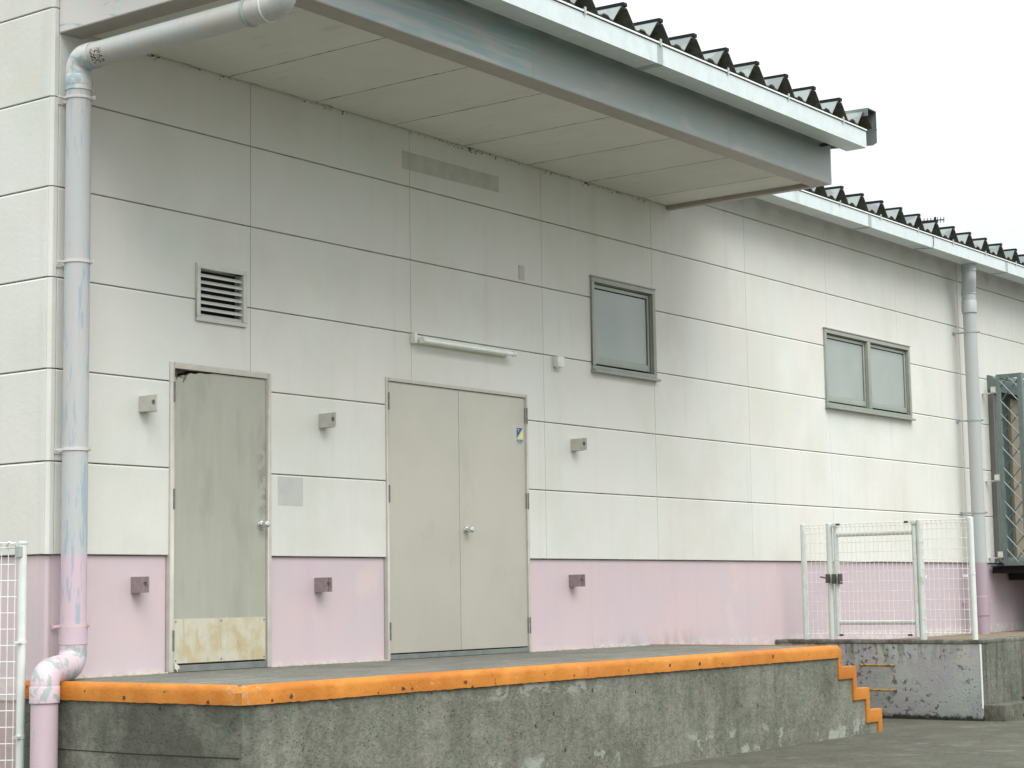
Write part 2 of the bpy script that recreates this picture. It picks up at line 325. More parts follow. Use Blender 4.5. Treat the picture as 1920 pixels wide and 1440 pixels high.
M['pipe_right'] = mk_pipe('faded_pipe_paint_shaded_low', (0.41, 0.415, 0.41), (0.39, 0.43, 0.435), stain=(0.34, 0.38, 0.39), split=0.0, patch=0.4, lo=0.66, low=(0.36, 0.29, 0.335))  # lower pink is darkened to hold the shade on that stretch
M['pipe_top'] = mk_pipe('cream_pipe_paint', (0.50, 0.48, 0.45), (0.48, 0.51, 0.50), split=None, patch=0.35)
M['pipe_elbow'] = mk_elbow(); M['pipe_elbow_blue'] = plain('pipe_elbow_paint', (0.58, 0.59, 0.57), 0.42, stain=[((0.33, 0.43, 0.48), (1, 1, 1), 9, 0.5, 0.56, 0.85, (3, 1, 1))])
M['pipe_pink'] = mk_pipe('pink_pipe_paint', (0.57, 0.45, 0.505), (0.54, 0.43, 0.48), stain=(0.16, 0.16, 0.30), patch=0.6, lo=0.70)
M['clamp'] = plain('clamp_paint', (0.60, 0.58, 0.56), 0.4); M['clamp_pink'] = plain('pink_clamp_paint', (0.58, 0.44, 0.45), 0.4)
M['clamp_grey'] = plain('grey_clamp', (0.34, 0.39, 0.38), 0.4)
M['win'] = plain('window_aluminium', (0.29, 0.315, 0.275), 0.4, 0.0)
M['win_light'] = plain('window_sash_aluminium', (0.33, 0.36, 0.32), 0.35)
def mk_glass(name, a, b, z0, z1):
    t = NT(name)
    c = t.mix(t.rng(t.noise(1.5, (1, 1, 0.8), (z0, 3, 1), detail=3), 0.3, 0.7), a, b)
    c = t.mix(t.math('MULTIPLY', t.rng(t.noise(160, detail=2), 0.5, 0.62), 0.15), c, (0.22, 0.26, 0.25))
    m = t.done(c, 0.30, t.bump(t.noise(320, detail=2), 0.3, 0.001), 0, 0.6)
    t.b.inputs['Coat Weight'].default_value = 0.25; t.b.inputs['Coat Roughness'].default_value = 0.12
    return m
M['glass'] = mk_glass('frosted_glass', (0.30, 0.345, 0.325), (0.35, 0.39, 0.365), 0, 1)
M['vent'] = plain('vent_aluminium', (0.56, 0.57, 0.53), 0.4)
M['chrome'] = plain('chrome', (0.72, 0.73, 0.72), 0.12, 1.0, var=0.02)
M['hinge'] = plain('grey_hinge', (0.17, 0.18, 0.165), 0.4, 0.3)
M['sill_steel'] = plain('threshold_steel', (0.20, 0.22, 0.205), 0.45, 0.2, var=0.15)
M['rust'] = plain('rust_flake', (0.085, 0.045, 0.027), 0.8, var=0.4, nscale=40)
M['peel'] = plain('peeling_paint', (0.62, 0.58, 0.48), 0.7)
M['bracket'] = plain('cream_bracket_paint', (0.50, 0.49, 0.45), 0.5, obj=True, stain=[((0.28, 0.24, 0.20), (1, 1, 1), 30, 0.58, 0.7, 0.6, (0, 0, 0))])
M['bracket_pink'] = plain('mauve_bracket_paint', (0.30, 0.235, 0.245), 0.6, obj=True, var=0.12, nscale=30, stain=[((0.13, 0.10, 0.10), (3, 3, 0.5), 22, 0.55, 0.7, 0.7, (0, 0, 0))])
M['white'] = plain('white_plastic', (0.74, 0.755, 0.71), 0.35); M['tube'] = plain('lamp_tube', (0.80, 0.86, 0.82), 0.15)
M['fence'] = plain('white_fence_coating', (0.66, 0.71, 0.68), 0.4, var=0.05, stain=[((0.45, 0.47, 0.42), (2, 2, 0.4), 9, 0.58, 0.7, 0.4, (0, 0, 0))])
M['wire'] = plain('white_wire', (0.82, 0.84, 0.81), 0.4); M['latch'] = plain('dull_latch_metal', (0.11, 0.105, 0.095), 0.5, 0.5)
M['yellow'] = plain('yellow_rung_paint', (0.34, 0.20, 0.045), 0.6, var=0.25, nscale=20, stain=[((0.08, 0.07, 0.03), (1, 1, 1), 12, 0.5, 0.6, 0.8, (0, 0, 0))])
M['greensteel'] = plain('grey_green_steel', (0.135, 0.175, 0.168), 0.45, 0.1, var=0.12); M['bar'] = plain('lattice_bar', (0.22, 0.27, 0.26), 0.4, 0.2)
M['darkgreen'] = plain('dark_green_panel', (0.035, 0.06, 0.055), 0.5); M['beige'] = plain('beige_panel', (0.26, 0.225, 0.165), 0.7, var=0.12)
M['blue'] = plain('sticker_blue', (0.03, 0.075, 0.20), 0.4); M['yell'] = plain('sticker_yellow', (0.66, 0.72, 0.25), 0.4); M['stick'] = plain('sticker_clear', (0.47, 0.52, 0.50), 0.4)
M['lightblue'] = plain('sticker_light_blue', (0.35, 0.48, 0.65), 0.4)
M['weed'] = plain('weed_leaf', (0.05, 0.12, 0.03), 0.6, var=0.3, nscale=40); M['cable'] = plain('cable', (0.20, 0.20, 0.20), 0.6)
tk, ck, nk = concrete('mossy_grey_concrete', (0.125, 0.128, 0.105), (0.20, 0.205, 0.175), moss=0.7, pits=1.0, streak=0.75, efflo=0.3); M['greycon'] = tk.done(ck, 0.9, nk, 0, 0.2)
tk, ck, nk = concrete('kerb_concrete', (0.09, 0.09, 0.07), (0.17, 0.168, 0.14), moss=0.6, pits=1.0, scale=2.2); M['kerb'] = tk.done(ck, 0.95, nk, 0, 0.2)
tk, ck, nk = concrete('coping_concrete', (0.10, 0.098, 0.075), (0.30, 0.29, 0.25), moss=0.4, pits=1.0, scale=2.0, efflo=0.6); M['coping'] = tk.done(ck, 0.95, nk, 0, 0.2)
tk, ck, nk = concrete('platform_soil', (0.20, 0.16, 0.115), (0.27, 0.225, 0.17), moss=0.2, pits=0.5); M['plat'] = tk.done(ck, 0.95, nk, 0, 0.2)

# ------------------------------------------------------------------ geometry helpers
PW = {}
def thing(name, label, cat, loc=(0, 0, 0), group=None, kind=None):
    o = bpy.data.objects.new(name, None); COL.objects.link(o); o.empty_display_size = 0.2
    o.location = (loc[0], loc[1], loc[2] + ZO); PW[o] = Vector(o.location)
    if label: o['label'] = label
    if cat: o['category'] = cat
    if group: o['group'] = group
    if kind: o['kind'] = kind
    return o
def tag(o, label=None, cat=None, group=None, kind=None):
    for k, v in (('label', label), ('category', cat), ('group', group), ('kind', kind)):
        if v: o[k] = v
    return o
def obj(name, mb, mat, parent=None, origin=None, smooth=False, bevel=0.0):
    org = PW[parent] if parent is not None else (Vector((origin[0], origin[1], origin[2] + ZO)) if origin else Vector((0, 0, 0)))
    me = bpy.data.meshes.new(name)
    me.from_pydata([(v[0] - org.x, v[1] - org.y, v[2] + ZO - org.z) for v in mb.v], [], mb.f)
    mats = mat if isinstance(mat, (list, tuple)) else [mat]
    for m in mats: me.materials.append(m)
    if mb.mi:
        for p, i in zip(me.polygons, mb.mi): p.material_index = i
    if bevel > 0:
        bm = bmesh.new(); bm.from_mesh(me)
        bmesh.ops.remove_doubles(bm, verts=bm.verts, dist=1e-5)
        es = [e for e in bm.edges if len(e.link_faces) == 2 and e.calc_face_angle(0) > 0.5]
        bmesh.ops.bevel(bm, geom=es, offset=bevel, segments=2, affect='EDGES', profile=0.6, clamp_overlap=True)
        bm.to_mesh(me); bm.free()
    if smooth or bevel > 0:
        for p in me.polygons: p.use_smooth = True
        me.set_sharp_from_angle(angle=R(35))
    me.update()
    o = bpy.data.objects.new(name, me); COL.objects.link(o)
    if parent is not None: o.parent = parent
    elif origin: o.location = org
    PW[o] = org
    return o
def copy_tree(o, parent=None):
    c = o.copy(); COL.objects.link(c)
    if parent is not None: c.parent = parent
    for ch in list(o.children): copy_tree(ch, c)
    return c

class MB:
    def __init__(s): s.v = []; s.f = []; s.mi = []
    def face(s, pts, mi=0, flip=False):
        i = len(s.v); s.v += [tuple(p) for p in pts]; r = list(range(i, i + len(pts))); s.f.append(r[::-1] if flip else r); s.mi.append(mi)
    def box(s, x0, x1, y0, y1, z0, z1, mi=0):
        i = len(s.v)
        s.v += [(x0, y0, z0), (x1, y0, z0), (x1, y1, z0), (x0, y1, z0), (x0, y0, z1), (x1, y0, z1), (x1, y1, z1), (x0, y1, z1)]
        for q in ((0, 3, 2, 1), (4, 5, 6, 7), (0, 1, 5, 4), (1, 2, 6, 5), (2, 3, 7, 6), (3, 0, 4, 7)):
            s.f.append([i + k for k in q]); s.mi.append(mi)
        return s
    def prism(s, pts, axis, a, b, mi=0, side=None):
        """pts in the two other axes (in x,y,z order); extruded along axis from a to b"""
        def P(p, w):
            q = list(p); q.insert(axis, w); return tuple(q)
        area = sum(pts[k][0]*pts[(k+1) % len(pts)][1] - pts[(k+1) % len(pts)][0]*pts[k][1] for k in range(len(pts)))
        if area < 0: pts = pts[::-1]
        if axis == 1: pts = pts[::-1]
        i = len(s.v); n = len(pts)
        s.v += [P(p, a) for p in pts] + [P(p, b) for p in pts]
        s.f.append([i + k for k in range(n)][::-1]); s.f.append([i + n + k for k in range(n)]); s.mi += [mi, mi]
        for k in range(n):
            s.f.append([i + k, i + (k+1) % n, i + n + (k+1) % n, i + n + k]); s.mi.append(mi if side is None else side)
        return s
    def tube(s, path, r, n=20, caps=True, mi=0, flat=None):
        """sweep; r number or list"""
        path = [Vector(p) for p in path]; m = len(path)
        rs = r if isinstance(r, (list, tuple)) else [r]*m
        t0 = (path[1] - path[0]).normalized()
        up = Vector((0, 0, 1)) if abs(t0.z) < 0.9 else Vector((0, 1, 0))
        a = t0.cross(up).normalized(); i0 = len(s.v); pt = t0
        for k, p in enumerate(path):
            t = ((path[min(k+1, m-1)] - p).normalized() + (p - path[max(k-1, 0)]).normalized())
            t = t.normalized() if t.length > 1e-6 else pt
            q = pt.rotation_difference(t); a = (q @ a); a = (a - t*a.dot(t)).normalized(); b = t.cross(a); pt = t
            for j in range(n):
                w = 2*math.pi*j/n; s.v.append(tuple(p + (a*math.cos(w) + b*math.sin(w))*rs[k]))
        for k in range(m - 1):
            for j in range(n):
                A = i0 + k*n + j; B = i0 + k*n + (j+1) % n
                s.f.append([A, B, B + n, A + n]); s.mi.append(mi)
        if caps:
            s.f.append([i0 + j for j in range(n)][::-1]); s.f.append([i0 + (m-1)*n + j for j in range(n)]); s.mi += [mi, mi]
        return s
    def wire(s, a, b, r=0.002): return s.tube([a, b], r, 5)

def fillet(pts, r, n=8):
    pts = [Vector(p) for p in pts]; o = [pts[0]]
    for k in range(1, len(pts) - 1):
        p = pts[k]; a = (pts[k-1] - p).normalized(); b = (pts[k+1] - p).normalized()
        ang = a.angle(b); d = min(r/math.tan(ang/2), (pts[k-1] - p).length*0.49, (pts[k+1] - p).length*0.49)
        rr = d*math.tan(ang/2); c = p + (a + b).normalized()*(rr/math.sin(ang/2))
        s0 = p + a*d - c; s1 = p + b*d - c; th = s0.angle(s1); ax = s0.cross(s1).normalized()
        for j in range(n + 1): o.append(c + Matrix.Rotation(th*j/n, 3, ax) @ s0)
    o.append(pts[-1]); return o

def cell_panel(u0, u1, z0, z1, holes, to3, bev=0.006, bevv=0.004, depth=0.045, flip=False):
    """a wall panel as a plate with bevelled outer edges; holes are (u0,u1,z0,z1) rectangles cut out of it"""
    us = {u0, u0 + bevv, u1 - bevv, u1}; zs = {z0, z0 + bev*0.3, z1 - bev, z1}
    for h in holes:
        for u in h[:2]:
            if u0 < u < u1: us.add(u)
        for z in h[2:]:
            if z0 < z < z1: zs.add(z)
    us = sorted(us); zs = sorted(zs); mb = MB()
    nu, nz = len(us), len(zs); K = {}
    def keep(i, j):
        if i < 0 or j < 0 or i >= nu - 1 or j >= nz - 1: return False
        if (i, j) not in K:
            cu, cz = (us[i] + us[i+1])/2, (zs[j] + zs[j+1])/2
            K[i, j] = not any(h[0] < cu < h[1] and h[2] < cz < h[3] for h in holes)
        return K[i, j]
    def d(i, j): return bev*0.55 if j == nz-1 else (bev*0.3 if (i in (0, nu-1) or j == 0) else 0.0)
    def P(i, j): return to3(us[i], d(i, j), zs[j])
    def Q(i, j): return to3(us[i], depth, zs[j])
    for i in range(nu - 1):
        for j in range(nz - 1):
            if not keep(i, j): continue
            mb.face([P(i, j), P(i+1, j), P(i+1, j+1), P(i, j+1)], flip=flip)
            if not keep(i-1, j): mb.face([Q(i, j), P(i, j), P(i, j+1), Q(i, j+1)], flip=flip)
            if not keep(i+1, j): mb.face([P(i+1, j), Q(i+1, j), Q(i+1, j+1), P(i+1, j+1)], flip=flip)
            if not keep(i, j-1): mb.face([Q(i, j), Q(i+1, j), P(i+1, j), P(i, j)], flip=flip)
            if not keep(i, j+1): mb.face([P(i, j+1), P(i+1, j+1), Q(i+1, j+1), Q(i, j+1)], flip=flip)
    return mb if mb.f else None
MAIN = lambda u, d, z: (u, d, z)
SIDE = lambda u, d, z: (-1.83 + d, u, z)

# ------------------------------------------------------------------ ground
g = MB(); g.face([(-150, -150, -1.59), (250, -150, -1.59), (250, 250, -1.59), (-150, 250, -1.59)])
tag(obj('ground', g, M['ground']), kind='structure')

# ------------------------------------------------------------------ warehouse
PW_ = 1.818; H = 0.6; XR = 20.0; YB = 9.0
D1 = (-0.79, 0.205, -2, 1.335); D2 = (1.49, 3.375, -2, 1.42); VT = (-0.55, -0.055, 1.645, 2.06)
W1 = (4.385, 5.47, 1.735, 2.592); W2 = (8.99, 11.205, 1.73, 2.595); W3 = (13.72, 15.6, 0.05, 2.36)
HOLES = [D1, D2, VT, W1, W2, W3]
wh = thing('warehouse', 'long cream warehouse with a pink base, panelled walls and a ribbed metal roof', 'warehouse', (6, 3, -1.59))
def bounds(k): return (k*H + 0.004, (k+1)*H - 0.004)
rows = [bounds(k) for k in range(6)] + [(3.604, 4.02)]
xs = [-1.775] + [i*PW_ for i in range(0, 12)]
for (z0, z1) in rows:
    for i in range(len(xs) - 1):
        a = xs[i] + 0.0022; b = xs[i+1] - 0.0022
        if abs(xs[i] - 7*PW_) < 0.01: a += 0.03
        if z0 > 3.6 and xs[i+1] < 6: pass
        mb = cell_panel(a, b, z0, z1, HOLES, MAIN, bev=0.010, bevv=0.0025)
        if mb: obj('wall_panel', mb, M['wall'], wh)
    ys = [0.032] + [PW_*k for k in range(1, 6)]
    for i in range(len(ys) - 1):
        mb = cell_panel(ys[i] + 0.003, ys[i+1] - 0.003, z0, z1, [], SIDE, bev=0.011, flip=True)
        obj('wall_panel', mb, M['wall'], wh)
    mb = MB().prism([(-1.83, 0.030), (-1.83, 0.022), (-1.812, 0.001), (-1.779, 0.001), (-1.779, 0.06), (-1.80, 0.06)], 2, z0, z1)
    obj('corner_panel', mb, M['wall'], wh)
# body behind the joints
mb = MB(); mb.box(-1.80, XR, 0.09, YB, -1.7, 3.95); obj('wall_core', mb, M['joint'], wh)
def backing():
    mb = MB()
    m2 = cell_panel(-1.80, XR, 0.0, 4.0, HOLES, lambda u, d, z: (u, d + 0.016, z), bev=0.0005, bevv=0.0005, depth=0.07)
    return m2
obj('joint_sealant', backing(), M['joint'], wh)
mb = MB().box(-1.81, -1.74, 0.11, YB, 0.0, 4.0); obj('joint_sealant', mb, M['joint'], wh)
# wide beige movement joint
obj('movement_joint', MB().box(7*PW_ + 0.002, 7*PW_ + 0.030, 0.004, 0.05, 0.0, 4.0), M['seal'], wh)
# pink base, in runs between the doors
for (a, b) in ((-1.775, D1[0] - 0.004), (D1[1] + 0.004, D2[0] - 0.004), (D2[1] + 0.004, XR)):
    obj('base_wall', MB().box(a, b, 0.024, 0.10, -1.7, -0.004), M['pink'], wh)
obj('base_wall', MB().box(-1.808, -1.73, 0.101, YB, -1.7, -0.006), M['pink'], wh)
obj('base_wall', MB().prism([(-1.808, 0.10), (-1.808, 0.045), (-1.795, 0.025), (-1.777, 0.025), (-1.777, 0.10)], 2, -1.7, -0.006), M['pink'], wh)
obj('base_seam', MB().box(-1.8125, -1.80, 0.11, YB, -0.935, -0.925), M['joint'], wh)
# paint patches, ghost of a sign
obj('paint_patch', MB().box(0.28, 0.547, -0.0012, 0.0015, 0.375, 0.586), M['patch'], wh)
for a, b in ((1.72, 1.812), (1.824, 3.02)):
    obj('sign_ghost', MB().prism([(a, 3.135 + 0.012*(a-1.7)), (b, 3.135 + 0.012*(b-1.7)), (b, 3.29), (a, 3.285)], 1, -0.0012, 0.0015), M['ghost'], wh)
# mould clusters along the top of the wall below the soffit
def blot(mb, cx, cz, r, y=-0.0015):
    n = 9; mb.face([(cx + r*random.uniform(.4, 1.3)*math.cos(-2*math.pi*k/n)*1.6, y, cz + r*random.uniform(.4, 1.2)*math.sin(-2*math.pi*k/n)) for k in range(n)], flip=True)
mb = MB()
for (x, k, w) in ((-0.95, 9, .05), (-0.6, 6, .12), (-.25, 4, .1), (0.75, 5, .1), (1.0, 4, .05), (2.6, 16, .09), (2.9, 10, .1), (2.35, 8, .1), (3.3, 5, .1), (4.35, 14, .04), (4.7, 14, .22), (5.2, 8, .2), (1.9, 4, .2), (3.9, 6, .2)):
    for _ in range(k*2): blot(mb, x + random.gauss(0, w), 3.468 - abs(random.gauss(0, .014)), random.uniform(.002, .007))
tag(obj('mould', mb, M['mould'], wh), kind='stuff')

# --- doors
def knob(parent, x, z):
    mb = MB(); mb.tube([(x, 0.012, z), (x, 0.0, z), (x, -0.008, z), (x, -0.012, z)], [0.034, 0.034, 0.029, 0.018], 24)
    mb.tube([(x, -0.010, z), (x, -0.030, z), (x, -0.036, z), (x, -0.060, z), (x, -0.066, z), (x, -0.068, z)], [0.016, 0.016, 0.024, 0.026, 0.024, 0.019], 24)
    mb.tube([(x, -0.066, z), (x, -0.0705, z)], 0.010, 12)
    return obj('knob', mb, M['chrome'], parent, smooth=True)
def hinge(parent, x, z):
    mb = MB().tube([(x, -0.012, z - 0.068), (x, -0.012, z - 0.012)], 0.009, 10); mb.tube([(x, -0.012, z + 0.012), (x, -0.012, z + 0.068)], 0.009, 10)
    mb.tube([(x, -0.012, z - 0.011), (x, -0.012, z + 0.011)], 0.0078, 10)
    mb.box(x - 0.016, x + 0.016, -0.006, 0.003, z - 0.066, z + 0.066)
    return obj('hinge', mb, M['hinge'], parent, smooth=True)
def frame_bars(x0, x1, zt, zb, w, y0, y1):
    return MB().box(x0, x0 + w, y0, y1, zb, zt).box(x1 - w, x1, y0, y1, zb, zt).box(x0 + w, x1 - w, y0, y1, zt - w, zt)
# single door
d1 = obj('door', frame_bars(-0.788, 0.203, 1.333, -0.79, 0.040, -0.012, 0.085), M['frame'], wh, bevel=0.002)
tag(d1, 'weathered single door with rusty kick plate and torn top corner')
top = [(-0.743, 1.205), (-0.728, 1.235), (-0.715, 1.208), (-0.70, 1.238), (-0.672, 1.222), (-0.655, 1.252), (-0.62, 1.249), (-0.585, 1.272), (-0.54, 1.268), (-0.50, 1.281), (-0.44, 1.278), (-0.36, 1.287), (-0.20, 1.286), (0.158, 1.288)]
obj('leaf', MB().prism([(-0.743, -0.735), (0.158, -0.735)] + top[::-1], 1, 0.004, 0.040), M['leaf_old'], d1)
obj('inner_frame', MB().box(-0.745, 0.16, 0.055, 0.075, 1.10, 1.29), M['dark'], d1)
obj('rust_flake', MB().prism([(-0.742, 1.285), (-0.722, 1.205), (-0.700, 1.262), (-0.66, 1.27), (-0.61, 1.288)], 1, 0.012, 0.018), M['rust'], d1)
obj('rust_flake', MB().prism([(-0.655, 1.238), (-0.640, 1.250), (-0.628, 1.242), (-0.645, 1.222), (-0.662, 1.203), (-0.652, 1.225)], 1, -0.006, 0.003), M['hinge'], d1)
kp = obj('kick_plate', MB().box(-0.735, 0.150, -0.0005, 0.0035, -0.732, -0.432), M['kick'], d1)
for x in (-0.72, -0.29, 0.135):
    for z in (-0.45, -0.715): obj('screw', MB().tube([(x, 0.002, z), (x, -0.003, z)], 0.006, 8), M['hinge'], kp)
obj('threshold', MB().box(-0.745, 0.16, -0.004, 0.07, -0.79, -0.745), M['sill_steel'], d1)
obj('peeled_strip', MB().prism([(-0.742, -0.738), (-0.728, -0.73), (-0.70, -0.748), (-0.69, -0.775), (-0.705, -0.765), (-0.715, -0.79), (-0.728, -0.768), (-0.738, -0.772)], 1, -0.014, -0.006), M['peel'], d1)
knob(d1, 0.105, 0.229)
for z in (1.13, 0.39, -0.575): hinge(d1, -0.752, z)
# double door
d2 = obj('door', frame_bars(1.492, 3.373, 1.418, -0.79, 0.026, -0.012, 0.085), M['frame'], wh, bevel=0.002)
tag(d2, 'plain grey double door of two equal leaves')
obj('leaf', MB().box(1.521, 2.4225, 0.004, 0.040, -0.742, 1.388), M['leaf'], d2, bevel=0.0015)
rl = obj('leaf', MB().box(2.4275, 3.344, 0.004, 0.040, -0.742, 1.388), M['leaf'], d2, bevel=0.0015)
obj('gap_backing', MB().box(1.52, 3.345, 0.05, 0.07, -0.75, 1.392), M['dark'], d2)
obj('threshold', MB().box(1.519, 3.346, -0.004, 0.07, -0.79, -0.752), M['sill_steel'], d2)
knob(d2, 2.502, 0.233)
for z in (1.23, 0.50, -0.57): hinge(d2, 1.519, z)
for z in (1.235, 0.497, -0.565): hinge(d2, 3.358, z)
st = obj('sticker', MB().box(3.222, 3.316, 0.0022, 0.004, 0.985, 1.128), M['stick'], d2)
obj('blue_field', MB().prism([(3.227, 1.124), (3.311, 1.124), (3.227, 1.037)], 1, 0.0012, 0.0020), M['blue'], st)
obj('yellow_field', MB().prism([(3.314, 1.110), (3.314, 1.030), (3.238, 1.030)], 1, 0.0012, 0.0020), M['yell'], st)
mb = MB().box(3.233, 3.262, 0.0004, 0.0011, 1.108, 1.114); mb.box(3.246, 3.253, 0.0004, 0.0011, 1.090, 1.108); obj('emblem', mb, M['lightblue'], st)
fc = bpy.data.curves.new('lettering', 'FONT'); fc.body = 'AILSEN'; fc.size = 0.029; fc.extrude = 0.0003; fc.align_x = 'CENTER'; fc.offset = 0.0006
fo = bpy.data.objects.new('lettering', fc); COL.objects.link(fo); bpy.context.view_layer.update(); lm = bpy.data.meshes.new_from_object(fo.evaluated_get(bpy.context.evaluated_depsgraph_get())); bpy.data.objects.remove(fo)
fo = bpy.data.objects.new('lettering', lm); COL.objects.link(fo); fo.parent = st; lm.materials.clear(); lm.materials.append(M['blue'])
fo.location = Vector((3.269, 0.0016, 1.003 + ZO)) - PW[st]; fo.rotation_euler = (R(90), 0, 0)
obj('underline', MB().box(3.243, 3.297, 0.0012, 0.0020, 0.991, 0.996), M['blue'], st)

# --- windows
def window(name, x0, x1, z0, z1, n, label):
    fw = 0.045
    mb = MB().box(x0, x1, -0.022, 0.085, z1 - fw, z1).box(x0, x1, -0.022, 0.085, z0, z0 + fw*0.8)
    mb.box(x0, x0 + fw, -0.022, 0.085, z0 + fw*0.8, z1 - fw).box(x1 - fw, x1, -0.022, 0.085, z0 + fw*0.8, z1 - fw)
    wn = obj(name, mb, M['win'], wh, bevel=0.003); tag(wn, label)
    obj('sill', MB().prism([(-0.058, z0 - 0.030), (-0.058, z0 - 0.008), (0.02, z0 + 0.0), (0.02, z0 - 0.030)], 0, x0 - 0.012, x1 + 0.02), M['win'], wn, bevel=0.002)
    obj('head_flashing', MB().box(x0 - 0.008, x1 + 0.008, -0.030, 0.01, z1 + 0.001, z1 + 0.012), M['trim'], wn)
    obj('gap_backing', MB().box(x0 + 0.01, x1 - 0.01, 0.062, 0.084, z0 + 0.01, z1 - 0.01), M['dark'], wn)
    span = (x1 - x0 - 2*fw); mw = 0.075 if n > 1 else 0; sw = (span - mw*(n-1))/n
    for k in range(n):
        a = x0 + fw + k*(sw + mw); b = a + sw
        if k > 0: obj('mullion', MB().box(a - mw, a, -0.020, 0.085, z0 + fw*0.8 + .001, z1 - fw - .001), M['win'], wn, bevel=0.003)
        sa, sb, s0, s1 = a + 0.004, b - 0.028, z0 + fw*0.8 + 0.022, z1 - fw - 0.016
        t = 0.030
        mb = MB().box(sa, sb, 0.012, 0.040, s1 - t, s1).box(sa, sb, 0.012, 0.040, s0, s0 + 0.062)
        mb.box(sa, sa + t*0.7, 0.012, 0.040, s0 + 0.062, s1 - t).box(sb - t*0.7, sb, 0.012, 0.040, s0 + 0.062, s1 - t)
        sh = obj('sash', mb, M['win_light'], wn, bevel=0.002)
        obj('pane', MB().box(sa + t*0.7 - .003, sb - t*0.7 - 0.010, 0.026, 0.031, s0 + 0.060, s1 - t - 0.010), M['glass'], sh)
        obj('pane_shadow_line', MB().box(sb - t*0.7 - 0.010, sb - t*0.7, 0.025, 0.032, s0 + 0.062, s1 - t).box(sa + t*0.7, sb - t*0.7 - 0.010, 0.025, 0.032, s1 - t - 0.010, s1 - t), M['dark'], sh)  # black lines right and top stand in for the shadow inside the sash
        obj('track', MB().box(b - 0.016, b - 0.006, 0.000, 0.06, z0 + fw, z1 - fw).box(a, b, 0.0, 0.06, z1 - fw - 0.008, z1 - fw - 0.004), M['win'], wn)
window('window', *W1, 1, 'single frosted window beneath the canopy edge')
window('window', *W2, 2, 'two-light frosted window on the open stretch of wall')
# shuttered window behind the lattice
w3 = obj('window', MB().box(13.72, 13.80, -0.05, 0.08, 0.05, 2.20).box(13.72, 15.6, -0.05, 0.08, 0.0, 0.08), M['greensteel'], wh); tag(w3, 'boarded window behind the steel lattice')
obj('hood', MB().prism([(0.0, 2.26), (0.0, 2.46), (-0.05, 2.45), (-0.11, 2.40), (-0.11, 2.24)], 0, 13.60, 15.8), M['greensteel'], w3)
obj('dark_panel', MB().box(13.80, 14.33, 0.03, 0.06, 0.08, 2.20), M['darkgreen'], w3)
obj('beige_panel', MB().box(14.34, 15.6, -0.01, 0.06, 0.08, 2.20), M['beige'], w3)

# --- roof sheets
PROF = [(-.25, .026), (-.215, .022), (-.195, .006), (-.155, .0), (-.050, .128), (-.036, .140), (.036, .140), (.050, .128), (.155, .0), (.195, .006), (.215, .022), (.25, .026)]
SL = 0.03
def roof_sheet(parent, cx, yf, yb, zb, pitch, prof=PROF):
    k = pitch/0.5; mb = MB(); n = len(prof); th = 0.010
    wob = random.uniform(-0.003, 0.003)
    def P(j, y, off): return (cx + prof[j][0]*k, y, zb + prof[j][1] + (y - yf)*SL - off + wob)
    for j in range(n - 1):
        mb.face([P(j, yf, 0), P(j+1, yf, 0), P(j+1, yb, 0), P(j, yb, 0)], 0)
        mb.face([P(j, yf, th), P(j, yb, th), P(j+1, yb, th), P(j+1, yf, th)], 1)
        mb.face([P(j, yf, th), P(j+1, yf, th), P(j+1, yf, 0), P(j, yf, 0)], 1)
    return obj('roof_sheet', mb, [M['sheet'], M['felt']], parent)
def sheet_parts(sh, cx, yf, yb, zb, stud):
    z = zb + 0.142
    mb = MB(); y0, y1 = yf - 0.012, yb
    mb.prism([(y0, z), (y1, z + (y1 - yf)*SL), (y1, z + (y1-yf)*SL + 0.028), (y0, z + 0.028)], 0, cx - 0.026, cx + 0.026)
    obj('seam_cap', mb, M['cap'], sh)
    if stud:
        for yy in (yf + 0.42, yf + 2.2):
            zz = z + 0.026 + (yy - yf)*SL
            obj('stud', MB().tube([(cx, yy, zz), (cx, yy, zz + 0.012), (cx, yy, zz + 0.013), (cx, yy, zz + 0.060)], [0.012, 0.012, 0.004, 0.004], 8), M['steel'], sh)
x = 8.857 - 0.5027*5; i = 0
while x < XR - 0.3:
    sh = roof_sheet(wh, x, -0.36, 8.5, 3.966, 0.5027); sheet_parts(sh, x, -0.36, 8.5, 3.966, i % 2 == 0)
    x += 0.5027; i += 1
def closure(x0, x1, pitch, phase, y, zb, zlow):
    pts = [(x0, zlow), (x1, zlow)]; up = []
    x = phase
    while x < x1 + 1:
        for dx, dz in PROF[:-1]:
            xx = x + dx*pitch/0.5
            if x0 < xx < x1: up.append((xx, zb + dz - 0.014))
        x += pitch
    return MB().prism(pts + up[::-1], 1, y, y + 0.02)
obj('eaves_closure', closure(6.15, XR, 0.5027, 8.857 - 0.5027*5, -0.02, 3.966 + 0.34*SL, 3.88), M['felt'], wh)

